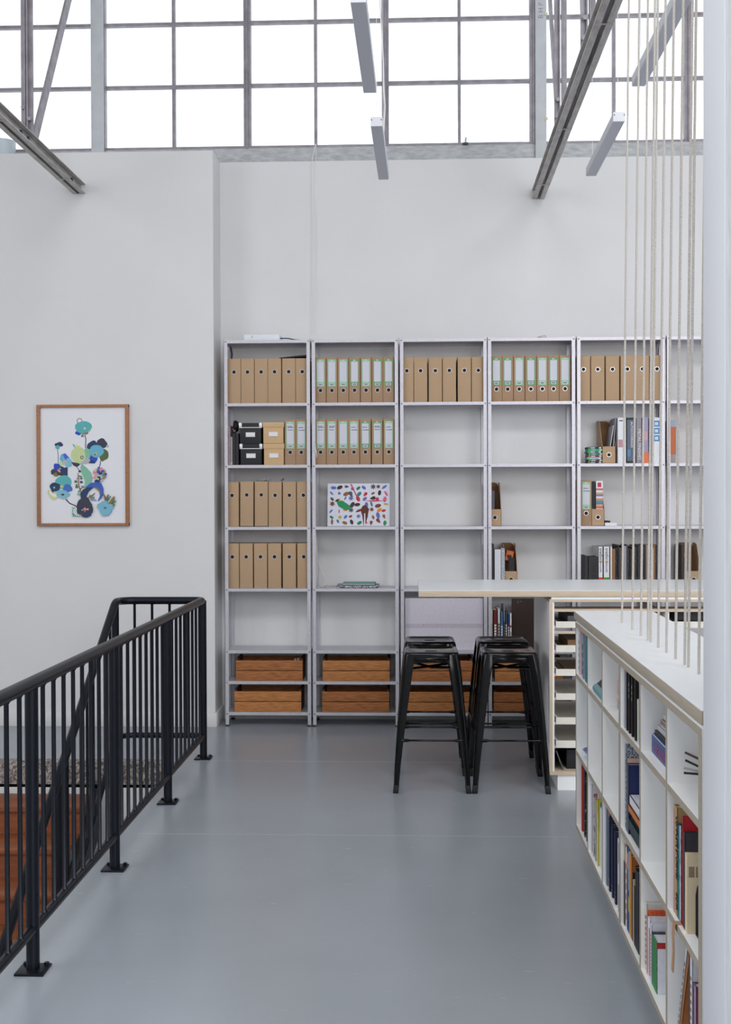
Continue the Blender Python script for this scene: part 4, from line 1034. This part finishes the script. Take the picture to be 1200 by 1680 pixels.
def T(c, n=5, a=.3, b=.7, z0=.1, z1=.85):
    return [(a, b, z0 + (z1 - z0) * j / n, z0 + (z1 - z0) * (j + .6) / n, C_(c)) for j in range(n)]
# r1c1
brow(0, 1, [(.035, .190, .2, '#D3D4DA', 'pale magazine', T('#5C6478')), (.055, .190, .2, '#C4202C', 'bright red book'), (.02, .192, .2, '#C9A27C', 'tan paperback'),
            (.05, .188, .2, '#93A4B8', 'grey-blue book', T('#3C4458', 4)), (.018, .185, .2, '#23252C', 'slim black book'), (.035, .187, .2, '#A7BCCF', 'light blue book', T('#4C5CA0', 9)),
            (.055, .188, .2, '#2A7C84', 'teal book'), (.022, .184, .2, '#7A3C34', 'brown-red book'), (.035, .186, .2, '#DDDCD6', 'white book')])
# r1c2 typewriter
pt = atZ(968, 1140, .83); uq = front(969, 1140, .05)[0]
t2 = thing('typewriter', 'small teal portable typewriter with black keys in the top row', 'typewriter', Lp(.010, CU[1][0] + .075, ZR[1]), ANG)
M_TEAL = mat('teal_enamel', '#5E909A', .35)
q = MB(); q.prism([(0, 0), (.26, 0), (.26, .055), (.02, .036), (-.004, .022)], -.27, 0, M_TEAL, 'xz'); q.build('body', t2, bevel=.012, seg=3)
q = MB(); q.prism([(.014, .034), (.22, .045), (.22, .085), (.12, .078), (.03, .05)], -.24, -.03, M_BLACK, 'xz'); q.build('keyboard', t2)
q = MB()
for r_ in range(4):
    for c_ in range(9): q.tube([(.038 + r_ * .02, -.04 - c_ * .022, .05 + r_ * .006), (.038 + r_ * .02, -.04 - c_ * .022, .062 + r_ * .006)], .007, M_RUBBER, 8)
q.build('key', t2)
q = MB(); q.tube([(.19, .01, .095), (.19, -.28, .095)], .02, M_BLACK, 14); q.build('platen', t2)
q = MB(); q.box(.16, .225, -.26, -.01, .07, .09, M_RUBBER); q.build('carriage', t2, bevel=.003)
# r1c3 small stack near the divider
zz = ZR[1]
for i, (h, c, nm, l_) in enumerate([(.022, '#9C9AA0', 'grey', .20), (.018, '#C08C8C', 'dusty pink', .19), (.014, '#D8B8B4', 'pale pink', .185), (.02, '#A4A4AC', 'light grey', .20), (.03, '#C9A4A8', 'rose', .175)]):
    q = MB(); q.box(0, .15, -l_, 0, 0, h - .0005, C_(c)); q.box(-.0005, 0, -l_ * .8, -l_ * .2, h * .3, h * .6, M_WHITE)
    tag(q.build('book', loc=Lp(.045, .93, zz), rot=WR, smooth=False), '%s book lying flat, %s from the bottom of the pile beside black binders' % (nm, ORD[i]), 'book', 'small books piled in the top row'); zz += h
# r1c4 black magazines
its = [(.02, .195, .24, '#C9CAD2', 'pale grey magazine'), (.016, .2, .24, '#2A2D36', 'slim dark magazine'), (.012, .15, .22, '#9CB4AC', 'short sage booklet'), (.016, .2, .24, '#1C1D22', 'slim black magazine'), (.008, .19, .22, '#C8A84C', 'thin yellow booklet')]
for i in range(6): its.append((.019, .197 - .003 * (i % 2), .24, M_PRINTD if i % 2 == 0 else '#17171A', 'black magazine folder', T('#D0CCC4', 3, .4, .6, .6, .9)))
its.insert(7, (.016, .12, .2, '#C0643C', 'short burnt orange booklet'))
its += [(.022, .198, .24, '#1C1718', 'dark brown-black folder'), (.022, .196, .24, '#141416', 'wide black folder')]
ue = brow(3, 1, its, group='magazines in the fourth column')
brow(3, 1, [(.03, .14, .2, '#C9CCBE', 'short cream volume'), (.02, .14, .2, '#D8DACC', 'short pale volume'), (.018, .10, .18, '#5A3020', 'short brown book')], start=ue + .004, group='short volumes in the fourth column')
# r1c5 stack
u1 = CU[4][1] - .001
zz = ZR[1]
for i, (h, l_, dp, m, pg, lb) in enumerate([(.062, .30, .20, '#3A5890', '#E0D8CC', 'thick blue hardback with red lettering at the bottom of the flat pile'), (.012, .27, .19, '#23252C', None, 'thin black magazine on the blue hardback'),
        (.016, .26, .2, '#B4B6BE', None, 'silver magazine in the middle of the flat pile'), (.02, .24, .18, '#7A686C', '#D8D4CC', 'dark mauve book near the top of the flat pile'), (.014, .22, .19, '#C4C2C4', None, 'pale grey booklet under the grey case')]):
    q = MB(); 
    q.box(.0, dp, -l_, 0, 0, .003, C_(pg or m)); q.box(0, dp, -l_, 0, .003, h - .0005, C_(m))
    o = q.build('book', loc=Lp(.030 + .007 * i, CU[4][0] + .025 + .010 * i, zz), rot=WR, smooth=False, bevel=.006 if i == 0 else .001); tag(o, lb, 'book', 'flat pile in the fifth column')
    if i == 0:
        q = MB(); rn = random.Random(4)
        for j in range(9):
            for (a_, b_) in ((.014, .046), (.014, .02), (.03, .035))[:1 + (j % 3)]: q.box(-.001, .0, -.045 - .024 * j - (.014 if b_ < .04 else .004), -.045 - .024 * j, a_, b_, C_('#A03C4C'))
        q.build('spine_lettering', o)
    zz += h
q = MB(); q.box(0, .13, -.12, 0, 0, .055, mat('grey_fabric_case', '#7C8090', .7, bump=.2, scale=80)); tag(q.build('camera_case', loc=Lp(.075, CU[4][0] + .09, zz), rot=WR, bevel=.02, seg=3), 'rounded grey fabric case on top of the flat pile', 'case')
# r1c6 cup with pencils
pu = 2.125
t2 = thing('pencil_dish', 'low white dish of sticks mostly hidden behind the end panel, top row', 'dish', Lp(.135, pu, ZR[1]), ANG)
def lathe(prof, m, n=28):
    b = MB(); vs = []; fs = []
    for (r, z_) in prof: vs += [(r * math.cos(2 * pi * i / n), r * math.sin(2 * pi * i / n), z_) for i in range(n)]
    for k in range(len(prof) - 1):
        for i in range(n): fs.append((k * n + i, k * n + (i + 1) % n, (k + 1) * n + (i + 1) % n, (k + 1) * n + i))
    b.add(vs, fs, m); return b
lathe([(0, .0005), (.045, .0005), (.055, .03), (.052, .03), (.042, .005), (0, .005)], M_WHITE).build('dish_body', t2)
for i, (dx, dy, z0_, z1_, c) in enumerate([(-.094, .03, .012, .066, '#2A2226'), (-.105, .0, .022, .052, '#B8BAC0'), (-.100, .02, .030, .034, '#1E1A1C'), (-.066, -.01, .016, .010, '#26303A'), (-.088, .06, .034, .080, '#4A2E26')]):
    q = MB(); q.tube([(.03, -dy * .3, z0_), (dx, dy, z1_)], .0032, C_(c), 8)
    tag(q.build('pencil', loc=Lp(.135, pu, ZR[1] + .006), rot=WR), '%s stick poking out of the white dish' % ['long black', 'silver', 'level dark', 'short blue-black', 'steep brown'][i], 'pencil', 'sticks in the white dish')
q = MB(); q.tube([(0, 0, 0), (0, 0, .045)], .008, C_('#C02038'), 10); tag(q.build('red_marker', loc=Lp(.095, pu + .01, ZR[1] + .030)), 'short red marker standing up among the sticks', 'marker')
# r2c1 blue bowls
t2 = thing('bowl', 'pale blue shallow dish on the middle shelf of the farthest column', 'dish', Lp(.090, .250, ZR[2]), ANG)
lathe([(.0, .001), (.05, .001), (.085, .04), (.08, .04), (.045, .008), (0, .008)], C_('#8C98C8', .3)).build('dish_body', t2)
q = lathe([(.0, .0), (.035, .0), (.062, .05), (.064, .09), (.058, .092), (.056, .05), (.03, .008), (0, .008)], C_('#6FA8CC', .3))
tag(q.build('bowl', loc=Lp(.090, .250, ZR[2] + .0095)), 'sky blue bowl stacked in the pale blue dish', 'bowl')
q = MB(); q.tube([(0, 0, 0), (0, 0, .03), (.0, 0, .075)], [.04, .05, .02], C_('#8E8E96'), 14); tag(q.build('grey_lidded_jar', loc=Lp(.090, .250, ZR[2] + .104)), 'small grey rounded jar on top of the sky blue bowl', 'jar')
# r2c4
def uat(px, rec=.014):
    ci, p0, p1 = (3, 1018.5, 1048.5) if px < 1050 else (4, 1050.5, 1091.5) if px < 1094 else (5, 1095.5, 1144)
    lo = CU[ci][0] + .001; a_, b_, f_ = (front(p, off=rec)[0] for p in (p0, p1, px))
    return lo + (f_ - a_) * (b_ - lo) / (b_ - a_)
def cpx(pa, pb, row, h, dep, m, label, rec=.014, **k):
    u0 = uat(pa, rec); u1_ = uat(pb, rec)
    return cbook(u0, max(u1_, u0 + .004) - .0006, ZR[row], h, dep, m, label, rec=rec, **k)
cbook(CU[3][0] + .001, uat(1021.6) - .001, ZR[2], .283, .26, M_SPECK, 'tall grey speckled volume at the far side of the fourth column', rec=.016, page=M_PAGEW)
cpx(1021.6, 1022.8, 2, .24, .22, C_('#6C2C34'), 'dark red patterned spine in front of the speckled volume', marks=T('#C8A4A0', 9))
cpx(1022.8, 1024.0, 2, .243, .24, C_('#2C8078'), 'book with pink and black cover, just taller than the navy one', page=M_PAGEW, cover2=C_('#D8B8A8'))
cpx(1024.0, 1027.2, 2, .230, .25, C_('#1B2A5A', .35), 'large plain navy book in the fourth column')
us = uat(1027.4) + .002; ln = CU[3][1] - .006 - us
zz = ZR[2]
for i, (h, m, pg, lb, rc) in enumerate([(.020, '#1A1C20', M_PAGEW, 'black book at the bottom of the flat pile before the navy book', .02), (.036, '#1F3A3C', M_PAGEW, 'dark green hardback second from the bottom before the navy book', .014),
        (.024, '#24262A', M_PAGE, 'black book with cream pages in the middle of that pile', .022), (.024, '#C87434', M_PAGE, 'orange book near the top of that pile', .012), (.030, '#DCDCE4', M_PAGEW, 'white book on top of the pile before the navy book', .016)]):
    q = MB(); q.box(0, .003, -ln, 0, 0, h - .0006, C_(m)); q.box(0, .2, -ln, 0, 0, .003, C_(m)); q.box(0, .2, -ln, 0, h - .0036, h - .0006, C_(m))
    o = q.build('book', loc=Lp(rc, us + .001 * i, zz), rot=WR, smooth=False); tag(o, lb, 'book', 'flat pile in the fourth column')
    q = MB(); q.box(.003, .196, -ln + .006, -.006, .003, h - .0036, pg); q.build('page_block', o, smooth=False)
    zz += h
# r3c1
brow(0, 3, [(.03, .30, .22, '#B8302C', 'red spine'), (.02, .29, .22, M_PRINTR, 'red and white magazine'), (.035, .29, .22, '#1C1E24', 'black book', T('#A8A8A8', 3, .2, .8, .02, .2)), (.03, .285, .22, M_PRINTD, 'black patterned book'),
            (.02, .28, .2, '#5C8C3C', 'green book'), (.02, .27, .2, '#A8B8C0', 'pale blue-grey book'), (.02, .275, .2, '#3C4438', 'dark olive book'), (.03, .26, .2, '#26222A', 'dark plum book'), (.02, .2, .2, '#B8B0AC', 'short grey book')], start=CU[0][0] + .09)
# r3c2
q = MB(); 
brow(1, 3, [(.03, .272, .25, '#E2E4EA', 'wide white folder'), (.016, .24, .21, M_PRINTR, 'red and pink magazine'), (.02, .24, .21, '#7C98BC', 'blue-grey magazine', T('#D8D8E0', 5)), (.02, .235, .2, M_PRINTL, 'pale patterned magazine'),
            (.02, .238, .21, '#B8C4D0', 'light steel magazine'), (.018, .25, .22, '#E07C64', 'coral magazine'), (.014, .24, .21, '#C8C49C', 'khaki magazine'), (.02, .27, .23, '#E0E2E6', 'white magazine', [(.2, .8, .3, .7, M_BLACK)]),
            (.02, .24, .22, '#4C505C', 'slate magazine'), (.02, .26, .22, '#D8C83C', 'yellow-topped magazine', [(0, 1, 0, .8, C_('#D8DAE0'))]), (.03, .25, .22, '#3C94A8', 'turquoise magazine', [(0, 1, 0, .55, C_('#DCDEE4'))]), (.05, .24, .23, '#E4E5EA', 'broad white catalogue')])
# r3c3
its = [(.03, .285, .24, '#8C9CB0', 'pale blue-grey binder'), (.02, .285, .24, '#1E2244', 'indigo folder with an orange top', [(0, 1, .9, .98, C_('#D8643C'))])]
for i in range(9): its.append((.022, .265 - .004 * i * .5, .24, [M_PRINTB, C_('#1E2748'), C_('#16181E')][i % 3], 'dark blue magazine', T(['#6C84B0', '#A8685C'][i % 2], 3, .3, .7, .02, .2)))
its += [(.04, .245, .24, '#E0E2E8', 'white catalogue'), (.02, .24, .24, '#2C2C34', 'black and white catalogue', [(0, 1, .4, .7, C_('#E0E0E6'))]), (.03, .25, .24, '#D8DAE0', 'pale catalogue')]
brow(2, 3, its, group='blue magazines in the third column')
# r3c4
cbook(CU[3][0] + .001, uat(1020.8), ZR[3], .27, .2, C_('#C8BCA4'), 'cream and black book at the far side, bottom row, fourth bookcase column', marks=[(0, 1, 0, .8, M_BLACK)])
cpx(1020.9, 1023.6, 3, .27, .2, C_('#E0E1E6'), 'white book with dark red lettering, bottom row, fourth bookcase column', marks=T('#A04848', 6))
cpx(1023.7, 1026.2, 3, .288, .22, C_('#20304E'), 'navy book with an orange patch, bottom row, fourth bookcase column', marks=[(0, 1, .72, .9, C_('#D86C44'))])
cpx(1026.3, 1028.8, 3, .283, .22, C_('#46689C'), 'blue patterned book beside the yellow one, bottom row', marks=[(0, 1, .25, .42, C_('#A8A83C')), (.2, .5, .5, .95, C_('#C8D0DC'))])
cpx(1028.9, 1030.9, 3, .278, .26, C_('#E0C05C'), 'yellow book beside the wide orange one, bottom row')
cpx(1031.0, 1034.4, 3, .272, .28, C_('#B8622C'), 'wide orange-brown book, bottom row, fourth bookcase column')
cpx(1034.5, 1036.2, 3, .222, .2, C_('#1E1C1E'), 'small black book between the orange one and the thin cream one')
cpx(1036.3, 1038.0, 3, .206, .17, C_('#D8CC9C'), 'thin cream book among the black ones, bottom row')
cpx(1038.1, 1040.6, 3, .19, .17, C_('#1A1B1E'), 'short black book beside the thin cream one')
cpx(1040.7, 1043.6, 3, .262, .26, C_('#17161A'), 'tall black binder, second from the near side, fourth bookcase column')
cpx(1043.7, 1048.2, 3, .255, .27, C_('#1D1C26'), 'blue-black binder at the near side, bottom row, fourth bookcase column')
# r3c5
cbook(CU[4][0] + .001, uat(1054.2), ZR[3], .208, .24, C_('#D8D4CC'), 'tall pale volume at the far side of the bottom row, fifth column', page=M_PAGEW, marks=T('#5C6468', 9), rec=.014)
cpx(1054.3, 1055.8, 3, .192, .24, M_STRIPEO, 'orange striped book behind the white ones', page=None)
cpx(1055.9, 1061.0, 3, .178, .24, C_('#E2E3EA'), 'white book with a red stripe down its spine', page=M_PAGEW, marks=[(.55, .8, .05, .85, C_('#B02830'))])
o = cpx(1061.1, 1063.8, 3, .172, .24, C_('#DFE0EA'), 'white book with a red square label on its cover', page=M_PAGEW, marks=T('#C06C74', 12, .35, .65))
w_ = uat(1063.8) - uat(1061.1)
q = MB(); q.box(.07, .2, -w_ + .0002, -w_ + .0006, .125, .155, C_('#B02834')); q.build('red_label', o)
cpx(1064.0, 1065.2, 3, .155, .24, C_('#4A4A54'), 'thin dark grey book beside the green one', page=None)
o = cpx(1065.4, 1074.0, 3, .150, .22, C_('#16843C'), 'thick green book with a white and red back cover', page=M_PAGEW, cover2=C_('#E2E4EE'))
w_ = uat(1074.0) - uat(1065.4) - .0006
q = MB(); q.box(.0, .22, -w_ - .0005, -w_ , .132, .150, C_('#B02830')); q.box(.13, .145, -w_ - .0005, -w_, .05, .08, C_('#5C7CB8')); q.build('cover_print', o)
# r2c6
cpx(1097.0, 1098.6, 2, .265, .2, C_('#D8B8CC'), 'thin pink booklet beside the tall tan book', page=None)
bt = cpx(1099.2, 1105.4, 2, .290, .24, mat('tan_cloth', '#B49468', .8, var=.1, scale=30), 'thick tan book with black title lettering down its spine', page=M_PAGE)
wt = uat(1105.4) - uat(1099.2)
text('COMPLETE ETCHINGS', .034, C_('#1C1814'), 'spine_lettering', bt, (-.001, -wt * .72, .268), (pi / 2, pi / 2, -pi / 2), sx=.50)
text('GOYA', .034, C_('#1C1814'), 'spine_lettering', bt, (-.001, -wt * .72, .065), (pi / 2, pi / 2, -pi / 2), sx=.50)
cpx(1105.6, 1109.6, 2, .25, .2, C_('#1C7080'), 'teal book beside the tall tan book')
cpx(1109.8, 1112.6, 2, .252, .2, M_PRINTL, 'white patterned book beside the teal book', page=M_PAGEW)
cpx(1112.8, 1115.2, 2, .262, .2, M_PRINTD, 'black and white patterned book in the nearest column')
cpx(1115.4, 1117.2, 2, .287, .25, C_('#B81C28'), 'tall red book in the nearest column')
cpx(1117.4, 1120.4, 2, .250, .25, C_('#3A363E'), 'dark charcoal boxed book in front of the red one', page=M_PAGEW)
o = cpx(1120.6, 1124.8, 2, .202, .2, mat('cream_card', '#D8C8A8', .8), 'cream box with two small brown windows', page=None, name='cream_box', cat='box')
wc = uat(1124.8) - uat(1120.6) - .0006
q = MB(); q.box(.004, .018, -wc - .0007, -wc, .145, .172, C_('#8C7A60')); q.box(.022, .036, -wc - .0007, -wc, .145, .172, C_('#8C7A60')); q.box(.027, .030, -wc - .001, -wc - .0007, .145, .172, C_('#C8B898')); q.build('window_print', o)
q = MB(); pr = [(0, 0), (.14, 0), (.14, .178)] + [(.09 - .09 * math.cos(a) , .10 + .078 * math.sin(a)) for a in [pi / 2 - i * pi / 12 for i in range(1, 7)]]
q.prism(pr, -.006, 0, M_BLACK, 'xz'); q.box(0, .14, -.05, 0, 0, .003, M_BLACK)
tag(q.build('bookend', loc=Lp(.034, uat(1124.8) + .004, ZR[2]), rot=WR), 'black curved bookend in front of the cream box', 'bookend')
# strap hanging over the shelf edge
us_, zs_ = front(1109, 1512); 
q = MB(); M_STRAP = mat('tan_leather', '#B08868', .6, var=.1)
pth = [(.03, .0, .002), (-.003, 0, .002), (-.006, -.002, -.03), (-.005, -.004, -.07), (-.007, 0, -.125)]
vs = []; fs = []
for (x, y, z_) in pth: vs += [(x, y - .012, z_), (x, y + .012, z_), (x - .002, y + .012, z_ - .0015), (x - .002, y - .012, z_ - .0015)]
for k in range(len(pth) - 1):
    for i in range(4): fs.append((k * 4 + i, k * 4 + (i + 1) % 4, (k + 1) * 4 + (i + 1) % 4, (k + 1) * 4 + i))
fs += [(0, 1, 2, 3), (19, 18, 17, 16)]
q.add(vs, fs, M_STRAP); tag(q.build('leather_strap', loc=Lp(0, us_ - .0, ZR[2]), rot=WR), 'tan leather strap hanging over the shelf below the books', 'strap')
ul = uat(1100.0)
cbook(ul, ul + .014, ZR[3] + .009, .30, .22, C_('#DCDCDC'), 'pale book leaning behind the orange-brown one', rec=.02, tilt=.40, page=M_PAGEW, marks=T('#5C6470', 10, .3, .6))
cbook(ul + .018, ul + .036, ZR[3] + .010, .285, .22, C_('#B06A34'), 'orange-brown hardback leaning towards the white book', rec=.022, tilt=.40, page=M_PAGEW)
cpx(1128.0, 1134.5, 3, .284, .24, C_('#DCDEE6'), 'white book with black and brown marks on its spine', rec=.014, page=M_PAGEW, marks=[(0, .4, 0, 1, C_('#33353C'))] + [(.5, .8, .1 + .07 * j, .13 + .07 * j, C_('#A87C5C')) for j in range(11)])
cpx(1136.0, 1142.0, 3, .232, .2, C_('#2C6CB8'), 'short blue and orange book in front of the white one', rec=.014, marks=[(0, .2, 0, 1, C_('#1C1A22')), (.6, 1, 0, 1, C_('#D8845C'))], cover2=C_('#A8242C'))

# ------------------------------------------------------------------ ropes from roof to bookcase top
RP = [(1021, 1022), (1038, 1033), (1052, 1043), (1063.5, 1051), (1068, 1053.5), (1080.5, 1062.5), (1094, 1071), (1109, 1081), (1124, 1091), (1130, 1094.5), (1147, 1106)]
for i, (px, py) in enumerate(RP):
    p = atZ(px, py, 1.1); H = 5.8; q = MB()
    q.tube([(0, 0, 0), (.012 * H * .5, 0, H * .5), (.012 * H, 0, H)], .0042, M_ROPE, 8)
    tag(q.build('rope', loc=(p.x, p.y, 1.1002)), 'taut white rope rising from the bookcase top, %s from the left' % ORD[i], 'rope', 'ropes rising from the low bookcase')

# ------------------------------------------------------------------ column at the right
XC = .684
t = thing('concrete_column', 'rough white painted column filling the right edge', 'column', (XC, 2.745, 0))
q = MB(); q.box(.003, .6, -.8, -.02, 0, 6.95, M_PLAST); q.build('column_shaft', t)
q = MB(); q.box(0, .1, -.185, 0, 0, 6.95, M_COLSTRIP); q.build('smooth_edge_strip', t, bevel=.004)

# pale rounded vessel on the wall top at the far left
p = atY(5, 244, 8.3)
q = lathe([(0, 0), (.05, .0), (.085, .03), (.09, .09), (.09, .14), (.0, .14)], mat('pale_glazed_vessel', '#C3D0D6', .3))
tag(q.build('pale_vessel', loc=(p.x + .0, 8.30, Z_TOP - .004)), 'pale blue-white rounded vessel on the wall top at far left', 'vessel')
